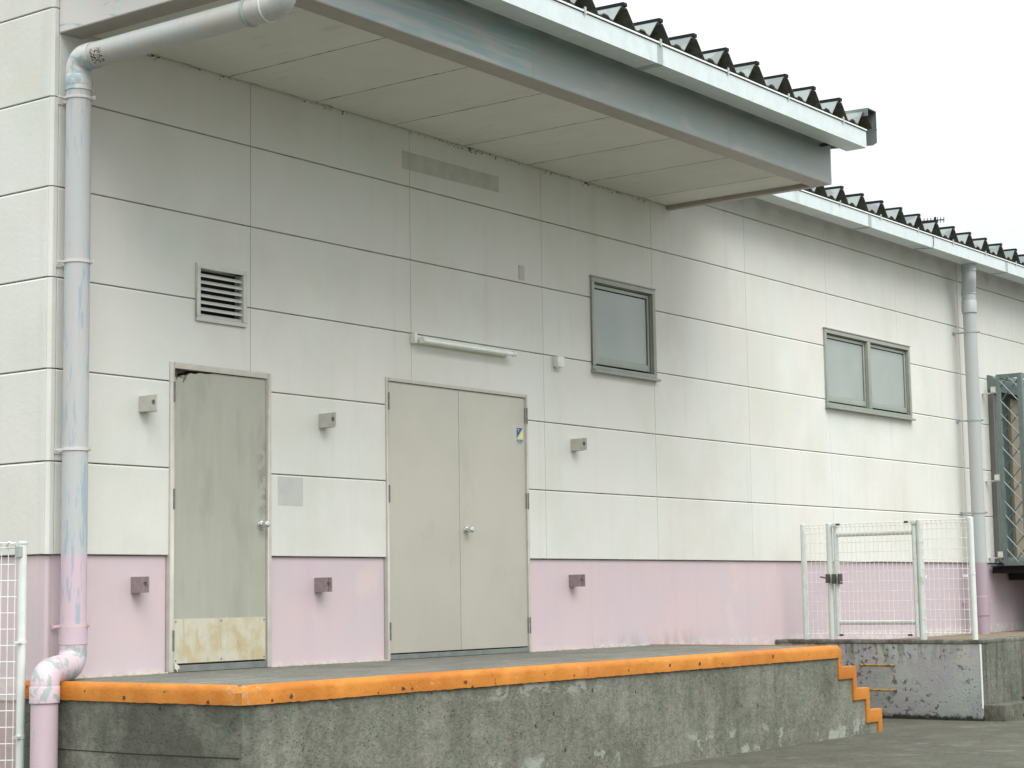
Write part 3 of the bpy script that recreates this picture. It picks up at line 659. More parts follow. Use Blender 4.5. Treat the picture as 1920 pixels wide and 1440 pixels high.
# --- gutters
def gutter(parent, x0, x1, yr, yf, zb, zt, joints, hangers):
    t = 0.006; mb = MB()
    prof = [(yr, zt + 0.01), (yr, zb), (yf, zb), (yf, zt - 0.004), (yf + t, zt - 0.004), (yf + t, zb + t), (yr - t, zb + t), (yr - t, zt + 0.01)]
    mb.prism(prof, 0, x0, x1); mb.box(x0 - 0.003, x0 - 0.0002, yf + .001, yr - .001, zb + .001, zt - .005); mb.box(x1 + .0002, x1 + 0.004, yf + .001, yr - .001, zb + .001, zt - .005)
    gu = obj('gutter', mb, M['gutter'], parent)
    obj('gutter_lip', MB().box(x0 - .004, x1 + 0.005, yf - 0.011, yf + 0.014, zt + 0.002, zt + 0.016), M['lip'], gu, bevel=0.003)
    obj('lip_shadow_gap', MB().box(x0 - .002, x1 + 0.002, yf - 0.0035, yf + 0.004, zt - 0.003, zt + 0.0018), M['cap'], gu)
    for xj in joints:
        mb = MB().box(xj, xj + 0.075, yf - 0.003, yf - 0.0004, zb - 0.003, zt - 0.005); mb.box(xj, xj + 0.075, yf - 0.003, yr, zb - 0.0034, zb - 0.0005)
        obj('joint_cover', mb, M['gutter_joint'], gu)
    for xh in hangers:
        mb = MB().box(xh, xh + 0.026, yf - 0.016, yf - 0.0115, zt - 0.012, zt + 0.040); mb.box(xh, xh + 0.026, yf - 0.0114, yr, zt + 0.022, zt + 0.026)
        obj('hanger', mb, M['steel'], gu)
    return gu
gm = gutter(wh, 5.98, XR, -0.212, -0.419, 3.75, 3.893, [9.37, 13.36, 17.4], [6.64 + 1.007*k for k in range(13)])
obj('tie_wire', MB().tube([(11.10, -0.424, 3.90), (11.115, -0.426, 3.86), (11.118, -0.426, 3.80), (11.09, -0.424, 3.745), (11.04, -0.35, 3.743), (11.0, -0.22, 3.744)], 0.0035, 6), M['cap'], gm)

# ------------------------------------------------------------------ canopy
cn = thing('canopy', 'deep loading canopy with boarded underside over the two doors', 'canopy', (2, -0.9, 3.44))
CX0, CX1, CY = -1.78, 5.80, -1.765
ZF0, ZF1 = 3.437, 3.93
jx = [CX0 + 0.004, 1.112, 3.948, CX1 - 0.001]
for a, b in zip(jx[:-1], jx[1:]):
    obj('fascia_panel', MB().box(a + 0.0015, b - 0.0015, CY, CY + 0.02, ZF0 + 0.001, ZF1), M['fascia'], cn)
    obj('bottom_trim', MB().box(a + 0.0015, b - 0.0015, CY + 0.001, CY + 0.18, ZF0 - 0.006, ZF0), M['trim'], cn)
obj('fascia_panel', MB().box(CX0, CX0 + 0.02, CY + 0.021, -0.004, ZF0 + .001, ZF1), M['gable'], cn)
obj('fascia_panel', MB().box(CX1, CX1 + 0.02, CY, -0.004, ZF0 + .001, ZF1), M['gable'], cn)
obj('bottom_trim', MB().box(CX0 + 0.001, CX0 + 0.185, CY + 0.181, -0.004, ZF0 - 0.006, ZF0), M['trim'], cn)
obj('bottom_trim', MB().box(CX1 - 0.045, CX1 + 0.019, CY + 0.181, -0.004, ZF0 - 0.006, ZF0 + 0.001), M['trim'], cn)
obj('trim_return', MB().box(CX1 - 0.0535, CX1 - 0.0465, CY + 0.18, -0.004, ZF0 - 0.0045, ZF0 + 0.030), M['trim'], cn)
ZS = 3.470
def ragged(a0, b0, other, axis, amp):
    """list of points along a panel edge with chipped spots"""
    n = max(2, int(abs(b0 - a0)/0.012)); ks = [random.random() for _ in range(5)]; out = []
    for k in range(n + 1):
        t = k/n; w = a0 + (b0 - a0)*t; e = 0.0026 + random.uniform(0, 0.0018)
        for c in ks:
            d = abs(t - c)*abs(b0 - a0)
            if d < 0.06: e += random.uniform(0.0, amp)*(1 - d/0.06)
        out.append((w, other, e))
    return out
bx = [-1.60] + [-0.235 + 0.92*k for k in range(-1, 7)] + [CX1 - 0.05]
bx = sorted(b for b in bx if -1.61 < b <= CX1 - 0.04)
y0, y1 = CY + 0.178, -0.003
for a, b in zip(bx[:-1], bx[1:]):
    P = []
    for w, o, e in ragged(a, b, y0, 0, 0.012): P.append((w, y0 + e + 0.001))
    for w, o, e in ragged(y0, y1, b, 1, 0.010)[1:-1]: P.append((b - e, w))
    for w, o, e in ragged(b, a, y1, 0, 0.010): P.append((w, y1 - e*1.6 - 0.002))
    for w, o, e in ragged(y1, y0, a, 1, 0.005)[1:-1]: P.append((a + e, w))
    obj('soffit_panel', MB().prism(P, 2, ZS, ZS + 0.008, 0, 1), [M['soffit'], M['mould']], cn)
obj('soffit_backing', MB().box(CX0 + 0.025, CX1 - 0.001, CY + 0.022, -0.002, ZS + 0.013, ZS + 0.03), M['dark'], cn)
obj('soffit_edge', MB().box(CX0 + 0.185, CX1 - 0.056, CY + 0.173, CY + 0.1775, ZF0 - 0.004, ZS + 0.012), M['mould'], cn)
mb = MB()
for _ in range(64):     # crumbs of dark sealant hanging at the front edge of the boards
    x = random.choice([random.uniform(-1.3, 5.5), random.gauss(1.0, .3), random.gauss(2.6, .25), random.gauss(4.0, .3)]); n = 7; r = random.uniform(.005, .016); y = y0 + abs(random.gauss(0, .008))
    mb.face([(x + 3.0*r*random.uniform(.5, 1.2)*math.cos(2*math.pi*k/n), y + r*random.uniform(.4, 1.1)*math.sin(2*math.pi*k/n), ZS - 0.0012) for k in range(n)], flip=True)
tag(obj('loose_sealant', mb, M['mould'], cn), kind='stuff')
cpx = [4.234 + (i - 2.5)*0.51 for i in range(-9, 7)]
for i, x in enumerate(cpx):
    yb = 8.5 if x < 5.85 else 8.5
    sh = roof_sheet(cn, x, -2.03, yb, 3.979, 0.51); sheet_parts(sh, x, -2.03, yb, 3.979, i % 2 == 0)
obj('eaves_closure', closure(-1.9, 6.1, 0.51, cpx[0], -1.72, 3.979 + 0.3*SL, 3.90), M['felt'], cn)
def verge(x, sgn):
    mb = MB(); z0 = 4.150
    a, b = sorted((x, x + sgn*0.006))
    mb.prism([(-2.075, 3.90), (-2.075, 3.85), (-2.03, 3.83), (-0.5, 3.95), (-0.5, z0 + 1.55*SL), (-2.075, z0)], 0, a, b)
    a, b = sorted((x - sgn*0.17, x - sgn*0.0005))
    mb.prism([(-2.075, z0), (-0.5, z0 + 1.55*SL), (-0.5, z0 + 1.55*SL - .006), (-2.075, z0 - .006)], 0, a, b)
    mb.prism([(-2.075, z0 - .0065), (-2.075, z0 - .075), (-0.5, z0 + 1.55*SL - .075), (-0.5, z0 + 1.55*SL - .0065)], 0, *sorted((x - sgn*0.172, x - sgn*0.168)))
    return obj('verge_flashing', mb, M['sheet'], cn)
verge(6.16, 1); verge(-2.02, -1)
gutter(cn, -1.95, 5.90, -1.888, -2.092, 3.748, 3.905, [2.30, -1.2], [4.38 + 1.03*k for k in range(-6, 2)])
obj('gutter_bracket', MB().box(5.60, 5.64, -1.887, -1.766, 3.76, 3.785), M['felt'], cn)

# ------------------------------------------------------------------ louvred vent
vt = thing('louvre_vent', 'square white louvred vent high on the wall above the single door', 'vent', (-0.3, 0, 1.64))
a, b, c, d = -0.548, -0.057, 1.647, 2.058
mb = MB().box(a, b, -0.020, 0.08, d - 0.034, d).box(a, b, -0.020, 0.08, c, c + 0.030).box(a, a + 0.034, -0.020, 0.08, c + 0.030, d - 0.034).box(b - 0.034, b, -0.020, 0.08, c + 0.030, d - 0.034)
obj('frame', mb, M['vent'], vt, bevel=0.003)
obj('backing', MB().box(a + .03, b - .03, 0.07, 0.078, c + .02, d - .03), M['dark'], vt)
nb = 7
for k in range(nb):
    z = c + 0.040 + k*(d - c - 0.075)/nb
    obj('louvre', MB().prism([(-0.008, z - 0.010), (-0.008, z), (0.0, z + 0.006), (0.016, z + 0.018), (0.018, z + 0.014), (0.0, z - 0.002)], 0, a + 0.035, b - 0.035), M['vent'], vt)

# ------------------------------------------------------------------ fluorescent lamp
fl = thing('strip_lamp', 'unlit white fluorescent strip lamp above the double door', 'lamp', (2.45, 0, 1.72))
obj('housing', MB().prism([(-0.001, 1.722), (-0.001, 1.792), (-0.030, 1.787), (-0.052, 1.772), (-0.030, 1.727)], 0, 1.806, 3.07), M['white'], fl, bevel=0.003)
obj('end_box', MB().box(1.803, 1.835, -0.052, -0.002, 1.716, 1.797), M['white'], fl, bevel=0.004)
obj('socket', MB().tube([(1.850, -0.082, 1.742), (1.875, -0.082, 1.742)], 0.027, 16), M['white'], fl, smooth=True)
obj('socket', MB().tube([(3.075, -0.082, 1.742), (3.105, -0.082, 1.742)], 0.023, 16), M['white'], fl, smooth=True)
obj('socket_arm', MB().box(1.852, 1.872, -0.082, -0.04, 1.735, 1.755).box(3.04, 3.074, -0.075, -0.02, 1.735, 1.755), M['white'], fl)
obj('tube', MB().tube([(1.876, -0.082, 1.742), (3.074, -0.082, 1.742)], 0.019, 16), M['tube'], fl, smooth=True)

jb = thing('sensor_box', 'small white plastic box on the wall right of the double door', 'box', (3.81, 0, 1.67))
obj('cover', MB().box(3.775, 3.872, -0.062, -0.004, 1.700, 1.792), M['white'], jb, bevel=0.005)
obj('back_plate', MB().box(3.752, 3.865, -0.0035, 0.0, 1.662, 1.79), M['vent'], jb)
obj('sensor_head', MB().tube([(3.80, -0.03, 1.700), (3.80, -0.034, 1.684)], 0.014, 12), M['white'], jb, smooth=True)
cp = tag(obj('cover_plate', MB().box(3.288, 3.365, -0.008, 0.001, 2.425, 2.553), M['patch'], origin=(3.32, 0, 2.42), bevel=0.003), 'small blank grey plate high on the wall above the lamp', 'plate')

# ------------------------------------------------------------------ bar brackets beside the doors
def bracket(mat, nick):
    t = thing('bar_bracket', '', '', (0, 0, 0))
    mb = MB().box(0.0, 0.085, -0.085, 0.001, 0.0, 0.103)
    obj('block', mb, mat, t, bevel=0.002)
    # cheek with a hole: ring of quads round an octagon
    hy, hz, hr = -0.142, 0.055, 0.019; y0, y1, z0, z1 = -0.172, -0.002, 0.0005, 0.1045
    mb = MB(); n = 16
    for xx, fl_ in ((-0.004, False), (0.0035, True)):
        for k in range(n):
            a0, a1 = 2*math.pi*k/n, 2*math.pi*(k+1)/n
            def O(a):
                cy, cz = math.cos(a), math.sin(a)
                ty = ((y1 - hy)/cy if cy > 1e-6 else (y0 - hy)/cy if cy < -1e-6 else 1e9); tz = ((z1 - hz)/cz if cz > 1e-6 else (z0 - hz)/cz if cz < -1e-6 else 1e9)
                s = min(ty, tz); return (xx, hy + cy*s, hz + cz*s)
            I = lambda a: (xx, hy + math.cos(a)*hr, hz + math.sin(a)*hr)
            mb.face([I(a0), I(a1), O(a1), O(a0)], flip=not fl_)
            for cy_, cz_ in ((y1, z1), (y0, z1), (y0, z0), (y1, z0)):
                ac = math.atan2(cz_ - hz, cy_ - hy) % (2*math.pi)
                if a0 < ac < a1: mb.face([O(a0), (xx, cy_, cz_), O(a1)][::-1], flip=fl_)
    mb.box(-0.0039, 0.0034, y0 - 0.001, y0 + 0.0, z0, z1); mb.box(-0.0039, 0.0034, y0, y1, z1, z1 + 0.001); mb.box(-0.0039, 0.0034, y0, y1, z0 - 0.001, z0)
    for k in range(n):
        a0, a1 = 2*math.pi*k/n, 2*math.pi*(k+1)/n
        p = lambda x, a: (x, hy + math.cos(a)*hr, hz + math.sin(a)*hr)
        mb.face([p(-.004, a0), p(.0035, a0), p(.0035, a1), p(-.004, a1)])
    obj('cheek', mb, mat, t)
    obj('dark_hole_plug', MB().tube([(0.0045, hy, hz), (0.007, hy, hz)], 0.0188, 14), M['hinge'], t)  # dark disc standing in for the shade inside the hole
    if nick:
        obj('split_line', MB().box(-0.0048, -0.0042, hy - 0.003, hy - 0.001, z0, hz - hr).box(-0.0048, -0.0042, hy - 0.003, hy - 0.001, hz + hr, z1), M['dark'], t)
    return t
BL = [(-1.062, 0.967, 'cream steel bar bracket left of the single door at shoulder height', 'c'),
      (0.725, 0.969, 'cream steel bar bracket between the two doors, upper one', 'cs'),
      (4.036, 0.967, 'cream steel bar bracket right of the double door, upper one', 'cs2'),
      (-1.100, -0.249, 'mauve steel bar bracket on the pink base left of the single door', 'p'),
      (0.697, -0.259, 'mauve steel bar bracket on the pink base between the two doors', 'ps'),
      (4.000, -0.241, 'mauve steel bar bracket on the pink base right of the double door', 'ps2')]
protos = {}
for (x, z, lab, kind) in BL:
    if kind == 'cs2': t = copy_tree(protos['cs'])
    elif kind == 'ps2': t = copy_tree(protos['ps'])
    else: t = bracket(M['bracket_pink'] if kind[0] == 'p' else M['bracket'], 's' in kind); protos[kind] = t
    t.location = (x, 0.024 if kind[0] == 'p' else 0.0, z + ZO)
    t['label'] = lab; t['category'] = 'bracket'; t['group'] = 'bar brackets beside the doors'

# ------------------------------------------------------------------ downpipes
RP = 0.0825
def ring(mb, c, r, h, ax=2, n=28):
    a = list(c); b = list(c); a[ax] -= h/2; b[ax] += h/2; return mb.tube([tuple(a), tuple(b)], r, n)
lp = thing('downpipe', 'thick pale downpipe with blue paint smears at the near building corner', 'downpipe', (-2.12, -0.35, -1.59))
PX, PY = -1.735, -0.15
obj('upper_pipe', MB().tube([(PX, PY, -0.56), (PX, PY, 0), (PX, PY, 1.0), (PX, PY, 3.05)], RP, 32), M['pipe_left'], lp, smooth=True)
obj('arm_pipe', MB().tube([(PX, -0.27, 3.236), (PX, -1.0, 3.236), (PX, -1.90, 3.236)], RP, 32), M['pipe_top'], lp, smooth=True)
obj('top_elbow', MB().tube(fillet([(PX, PY, 3.02), (PX, PY, 3.236), (PX, -0.31, 3.236)], 0.10, 5), RP + 0.005, 32), M['pipe_elbow_blue'], lp, smooth=True)
obj('collar', MB().tube([(PX, PY, 3.045), (PX, PY, 3.055), (PX, PY, 3.115), (PX, PY, 3.122)], [RP + .004, RP + .008, RP + .008, RP + .004], 32), M['pipe_elbow_blue'], lp, smooth=True)
obj('end_elbow', MB().tube(fillet([(PX, -1.80, 3.236), (PX, -1.99, 3.236), (PX, -1.99, 3.60)], 0.10, 6), RP + 0.006, 32), M['pipe_top'], lp, smooth=True)
obj('collar', MB().tube([(PX, -1.70, 3.236), (PX, -1.703, 3.236), (PX, -1.722, 3.236), (PX, -1.725, 3.236)], [RP + .002, RP + .010, RP + .010, RP + .004], 32), M['clamp_grey'], lp, smooth=True)
obj('rim', MB().tube([(PX, -1.865, 3.236), (PX, -1.874, 3.236)], RP + 0.0115, 32), M['rim'], lp, smooth=True)
obj('outlet_pipe', MB().tube([(PX, -1.99, 3.55), (PX, -1.99, 3.747)], RP, 28), M['pipe_top'], lp, smooth=True)
LX, LY = -2.12, -0.35
obj('lower_elbow', MB().tube(fillet([(PX, PY, -0.50), (PX, PY, -0.70), (LX, LY, -0.735), (LX, LY, -0.90)], 0.105, 9), RP + 0.005, 32), M['pipe_elbow'], lp, smooth=True)
obj('collar', MB().tube([(PX, PY, -0.575), (PX, PY, -0.57), (PX, PY, -0.455), (PX, PY, -0.45)], [RP + .004, RP + .008, RP + .008, RP + .002], 32), M['pipe_pink'], lp, smooth=True)
obj('collar', MB().tube([(LX, LY, -0.915), (LX, LY, -0.91), (LX, LY, -0.815), (LX, LY, -0.81)], [RP + .003, RP + .009, RP + .009, RP + .006], 32), M['pipe_elbow'], lp, smooth=True)
obj('lower_pipe', MB().tube([(LX, LY, -1.60), (LX, LY, -0.88)], RP, 32), M['pipe_pink'], lp, smooth=True)
def pipe_clamp(parent, x, y, z, mat):
    mb = MB(); ring(mb, (x, y, z), RP + 0.006, 0.018, n=32)
    mb.box(x - 0.012, x - 0.004, y, -0.002, z - 0.010, z + 0.010); mb.box(x - 0.05, x + 0.03, -0.006, -0.001, z - 0.02, z + 0.02)
    mb.box(x + 0.045, x + 0.053, y - RP - 0.022, y - RP*0.7, z - 0.012, z + 0.012)
    mb.tube([(x + 0.038, y - RP - 0.010, z), (x + 0.060, y - RP - 0.010, z)], 0.004, 6)
    mb.box(x - RP - 0.05, x - RP*0.6, y + 0.03, y + 0.045, z - 0.010, z + 0.004)
    return obj('clamp', mb, mat, parent, smooth=True)
for z, m_ in ((2.97, 'clamp'), (1.885, 'clamp'), (0.667, 'clamp'), (-0.452, 'clamp_pink')): pipe_clamp(lp, PX, PY, z, M[m_])
# faded maker's label curved round the arm
tl = NT('worn_black_print'); cc = tl.mix(tl.rng(tl.noise(75, (1, 1, 1.4), detail=3), 0.50, 0.54), (0.55, 0.53, 0.49), (0.03, 0.03, 0.028)); M['print'] = tl.done(cc, 0.6)
mb = MB(); rr = RP + 0.0012
for k in range(8):
    a0 = math.radians(172 + k*9); a1 = math.radians(172 + (k+1)*9)
    for j in range(3):
        ya, yb_ = -0.345 - j*0.035, -0.345 - (j+1)*0.035
        mb.face([(PX + rr*math.cos(a), y, 3.236 + rr*math.sin(a)) for a, y in ((a0, ya), (a1, ya), (a1, yb_), (a0, yb_))], flip=True)
obj('printed_label', mb, M['print'], lp)

rp = thing('downpipe', 'grey downpipe between the two-light window and the steel lattice', 'downpipe', (12.75, -0.15, -0.88))
RX, RY = 12.59, -0.222
obj('pipe', MB().tube([(RX, RY, -0.90), (RX, RY, 0.0), (RX, RY, 3.22)], RP, 28), M['pipe_right'], rp, smooth=True)
obj('elbow', MB().tube(fillet([(RX, RY, 3.16), (RX, RY, 3.40), (RX - 0.085, -0.272, 3.58), (RX - 0.085, -0.272, 3.752)], 0.10, 7), RP + 0.006, 28), M['pipe_right'], rp, smooth=True)
for z0, z1 in ((3.14, 3.30), (3.38, 3.40), (3.66, 3.69)):
    yy = RY if z0 < 3.5 else -0.272
    xx = RX if z0 < 3.5 else RX - 0.085
    obj('collar', MB().tube([(xx, yy, z0), (xx, yy, z0 + .006), (xx, yy, z1 - .006), (xx, yy, z1)], [RP + .008, RP + .013, RP + .013, RP + .009], 28), M['pipe_right'], rp, smooth=True)
obj('collar', MB().tube([(RX, RY, -0.66), (RX, RY, -0.655), (RX, RY, -0.42), (RX, RY, -0.415)], [RP + .003, RP + .007, RP + .007, RP + .002], 28), M['pipe_right'], rp, smooth=True)
for z, m_ in ((2.90, 'clamp_grey'), (1.78, 'clamp_grey'), (0.62, 'clamp_grey'), (-0.49, 'clamp_pink')): pipe_clamp(rp, RX, RY, z, M[m_])

# ------------------------------------------------------------------ loading dock with steps
dk = thing('loading_dock', 'raised concrete loading dock with an orange painted edge and four steps at its far end', 'loading dock', (1.7, -0.95, -1.59))
YF = -1.915
body = [(-2.008, -1.65), (5.345, -1.65), (5.345, -0.813), (-2.008, -0.813)]
obj('dock_body', MB().prism(body, 1, YF, 0.018), M['dock'], dk)
obj('dock_floor', MB().box(-1.955, 5.30, -1.865, 0.0185, -0.812, -0.7935), M['top'], dk)
sx = [5.345, 5.622, 5.872, 6.112]; sz = [-0.985, -1.185, -1.386]
for k in range(3):
    obj('step', MB().prism([(5.346 if k == 0 else sx[k] + .001, -1.65), (sx[k+1], -1.65), (sx[k+1], sz[k] - 0.006), (5.346 if k == 0 else sx[k] + .001, sz[k] - 0.006)], 1, YF, 0.018), M['dock'], dk)
# painted edge swept round left, front and right
def edge_band():
    path = []
    def seg(a, b, step=0.035):
        n = max(1, int((Vector(b) - Vector(a)).length/step)); return [tuple(Vector(a).lerp(Vector(b), k/n)) for k in range(n)]
    A, B, C_, D = (-2.020, 0.015), (-2.020, -1.932), (5.357, -1.932), (5.357, 0.015)
    pts = seg(A, B) + seg(B, C_) + seg(C_, D) + [D]
    mb = MB(); sec = [(0.0, -0.898), (0.0, -0.828), (0.004, -0.812), (0.013, -0.797), (0.026, -0.7888), (0.070, -0.7872), (0.070, -0.7970)]
    n = len(sec); chip = {}
    for k in range(len(pts)):
        if random.random() < 0.05: chip[k] = random.uniform(0.003, 0.009)
    for k, p in enumerate(pts):
        x, y = p
        nx = 1 if x < -2.019 else (-1 if x > 5.356 else 0); ny = 1 if y < -1.931 else 0
        ch = chip.get(k, 0); ch = max(ch, 0.5*chip.get(k-1, 0)); cor = 0.006 if (nx and ny) else 0
        for j, (o, z) in enumerate(sec):
            jit = random.gauss(0, 0.0011) if j in (0, 1, 2, 3, 4) else 0; jz = random.gauss(0, 0.0011) if j in (0, 2, 3, 4) else 0
            oo = o + (jit + (ch + cor if j in (2, 3) else 0)); zz = z + jz - ((ch + cor)*0.8 if j in (2, 3) else 0) - (min(ch, .003) if j == 4 else 0)
            mb.v.append((x + nx*oo, y + ny*oo, zz))
    for k in range(len(pts) - 1):
        for j in range(n - 1):
            a = k*n + j; mb.f.append([a, a + n, a + n + 1, a + 1]); mb.mi.append(0)
    return mb
obj('painted_edge', edge_band(), M['orange'], dk, smooth=True)
prof = [(5.300, -0.8995), (5.3565, -0.8995), (5.3565, -0.979), (5.634, -0.979), (5.634, -1.179), (5.884, -1.179), (5.884, -1.380), (6.124, -1.380), (6.124, -1.60),
        (6.045, -1.60), (6.045, -1.495), (5.812, -1.495), (5.812, -1.283), (5.566, -1.283), (5.566, -1.088), (5.300, -1.088)]
obj('painted_edge', MB().prism(prof, 1, -1.932, -1.86), M['orange'], dk, bevel=0.008)
for k in range(3):
    obj('painted_nosing', MB().box(sx[k+1] - 0.05, sx[k+1] + 0.012, -1.859, 0.018, sz[k] - 0.10, sz[k]), M['orange'], dk, bevel=0.006)
mb = MB()
def pit(x, z, r, side=False):
    n = 8; P = [(r*random.uniform(.6, 1.2)*math.cos(2*math.pi*k/n), r*random.uniform(.6, 1.2)*math.sin(2*math.pi*k/n)) for k in range(n)]
    if side: mb.face([(-2.0215, x + a, z + b) for a, b in P], flip=True)
    else: mb.face([(x + a, -1.9335, z + b) for a, b in P])
for x, z, r in ((-1.62, -.868, .016), (-1.78, -.882, .011), (-0.62, -.872, .015), (-0.60, -.874, .010), (0.02, -.862, .015), (0.0, -.86, .010), (1.25, -.872, .009), (1.95, -.865, .009), (2.52, -.850, .014), (2.95, -.858, .018), (3.3, -.87, .008), (4.12, -.842, .016), (-0.85, -.885, .007), (0.33, -.88, .007), (4.75, -.85, .007), (5.33, -.94, .006), (0.9, -.845, .006)): pit(x, z, r)
for y, z, r in ((-.95, -.872, .015), (-1.66, -.886, .013), (-.6, -.84, .007), (-1.3, -.83, .006)): pit(y, z, r, True)
tag(obj('pit', mb, M['rust'], dk), kind='stuff')
mb = MB()
def crack(pts, w=0.0022):
    for (a, b), (c, d) in zip(pts[:-1], pts[1:]):
        mb.face([(a - w, -1.9337, b), (a + w, -1.9337, b - w), (c + w, -1.9337, d - w), (c - w, -1.9337, d)])
crack([(.28, -.800), (.30, -.82), (.31, -.835), (.335, -.85), (.33, -.875), (.345, -.896)]); crack([(2.17, -.80), (2.22, -.812), (2.26, -.83), (2.28, -.832)], .003); crack([(1.42, -.82), (1.425, -.86), (1.42, -.893)], .0012); crack([(1.27, -.80), (1.30, -.815)], .003)
tag(obj('crack', mb, M['rust'], dk), kind='stuff')
# form seam on the end face, sealant crumbs along the wall foot
obj('form_seam', MB().prism([(-1.9, -1.190), (-1.0, -1.196), (-0.30, -1.192), (-0.32, -1.198), (-1.0, -1.203), (-1.9, -1.197)], 0, -2.0095, -2.0075), M['mould'], dk)
mb = MB()
for _ in range(330):
    x = random.choice([random.uniform(-1.7, -0.8), random.uniform(0.21, 1.48), random.uniform(3.4, 5.2)]); r = random.uniform(.004, .014); y = 0.020 - random.uniform(0, .035)
    n = 6; mb.prism([(x + r*1.8*random.uniform(.5, 1.2)*math.cos(2*math.pi*k/n), y + r*random.uniform(.4, 1.0)*math.sin(2*math.pi*k/n)) for k in range(n)], 2, -0.7935, -0.7935 + random.uniform(.003, .012))
tag(obj('sealant_crumbs', mb, M['peel'], dk), kind='stuff')

# ------------------------------------------------------------------ far platform (retaining wall), rungs, kerb
pl = thing('retaining_wall', 'flaking lilac and mossy grey concrete retaining wall beyond the steps', 'retaining wall', (12, -1.1, -1.59))
obj('painted_face', MB().box(7.72, 7.775, -2.215, 0.02, -1.7, -0.850), M['lilac'], pl, bevel=0.004)
obj('grey_face', MB().box(7.779, 26, -2.213, -2.0, -1.7, -0.850), M['greycon'], pl)
obj('corner_strip', MB().box(7.716, 7.745, -2.224, -2.2155, -1.47, -0.856), M['fence'], pl)
obj('coping', MB().box(7.712, 7.955, -2.222, 0.02, -0.849, -0.812), M['coping'], pl, bevel=0.008)
obj('coping', MB().box(7.956, 26, -2.207, -1.99, -0.849, -0.812), M['coping'], pl, bevel=0.008)
obj('platform_fill', MB().box(7.7755, 26, -1.999, 0.02, -1.7, -0.885), M['plat'], pl)
obj('footing', MB().box(7.765, 26, -2.42, -2.2135, -1.7, -1.435), M['kerb'], pl, bevel=0.015)
rg = None
for z in (-1.063, -1.308):
    t = thing('ladder_rung', '', '', (7.72, -1.12, z)) if rg is None else copy_tree(rg)
    if rg is None:
        obj('bar', MB().tube(fillet([(7.74, -0.96, z), (7.655, -0.96, z), (7.655, -1.31, z), (7.74, -1.31, z)], 0.025, 4), 0.0125, 12), M['yellow'], t, smooth=True); rg = t
    t.location = (7.72, -1.12, z + ZO)
    t['label'] = {-1.063: 'upper yellow iron rung set in the lilac wall', -1.308: 'second yellow iron rung set in the lilac wall'}[z]
    t['category'] = 'rung'; t['group'] = 'iron rungs on the lilac wall'

# ------------------------------------------------------------------ mesh fences
def mesh_panel(P, s0, s1, z0, z1, ds=0.05, dz=0.1, hook=0.03, r=0.0026, dense=()):
    """P(s, out, z) -> point. Upright wires with bent ends and level wires."""
    mb = MB(); n = max(1, round((s1 - s0)/ds)); st = (s1 - s0)/n
    for k in range(n + 1):
        s = s0 + k*st
        mb.tube([P(s, hook, z0 + 0.012), P(s, hook*0.95, z0 - 0.004), P(s, hook*0.3, z0 + 0.004), P(s, 0, z0 + 0.035), P(s, 0, z1 - 0.055), P(s, hook*0.35, z1 - 0.020), P(s, hook, z1)], r, 5)
    z = z0 + 0.035; zs = []
    while z < z1 - 0.03: zs.append(z); z += dz
    zs += list(dense)
    for z in zs: mb.wire(P(s0 - 0.01, -0.003, z), P(s1 + 0.01, -0.003, z), r*1.1)
    mb.wire(P(s0 - 0.01, hook, z1), P(s1 + 0.01, hook, z1), r*1.4); mb.wire(P(s0 - 0.01, hook*0.4, z1 - 0.03), P(s1 + 0.01, hook*0.4, z1 - 0.03), r*1.1)
    mb.wire(P(s0 - 0.01, hook, z0 + 0.006), P(s1 + 0.01, hook, z0 + 0.006), r*1.4)
    return mb
GX = 7.83; ZB, ZT = -0.812, 0.378
def GP(s, o, z): return (GX - 0.03 - o, -s, z)
def post(parent, name, y, r, z0=ZB, z1=ZT, x=GX):
    mb = MB().tube([(x, y, z0), (x, y, z1 - 0.004), (x, y, z1)], [r, r, r*0.8], 20)
    p = obj(name, mb, M['fence'], parent, smooth=True)
    return p
def band(parent, y, z, r, x=GX):
    mb = MB().tube([(x, y, z - 0.006), (x, y, z + 0.006)], r + 0.003, 16); return obj('band', mb, M['fence'], parent, smooth=True)
GY = dict(a=-0.285, b=-0.585, c=-0.658, d=-1.530, e=-1.590, f=-2.130)
fz = thing('mesh_fence', 'narrow white wire mesh fence bay left of the gate, against the wall', 'fence', (GX, -0.43, ZB))
p1 = post(fz, 'post', GY['a'], 0.030); band(p1, GY['a'], -0.26, 0.030); p2 = post(fz, 'post', GY['b'], 0.033)
tag(obj('mesh_panel', mesh_panel(GP, -GY['a'] + 0.045, -GY['b'] - 0.04, ZB + 0.05, 0.362), M['wire'], fz), kind='stuff')
gt = thing('mesh_gate', 'white wire mesh gate with a dark latch on top of the lilac wall', 'gate', (GX, -1.1, ZB))
for y in (GY['c'], GY['d']):
    s_ = post(gt, 'stile', y, 0.026, ZB + 0.03, 0.360)
    for z in (0.0, -0.42): band(s_, y, z, 0.026)
    obj('clip', MB().box(GX - 0.034, GX + 0.030, y - 0.028, y + 0.028, 0.335, 0.375), M['fence'], gt, bevel=0.003)
for z in (0.255, -0.642): obj('rail', MB().tube([(GX, GY['c'] - 0.025, z), (GX, GY['d'] + 0.025, z)], 0.022, 16), M['fence'], gt, smooth=True)
tag(obj('mesh_panel', mesh_panel(GP, -GY['c'] + 0.045, -GY['d'] - 0.04, ZB + 0.05, 0.362), M['wire'], gt), kind='stuff')
lt = obj('latch', MB().box(GX - 0.075, GX - 0.028, GY['c'] - 0.010, GY['c'] + 0.026, -0.245, -0.145), M['latch'], gt, bevel=0.004)
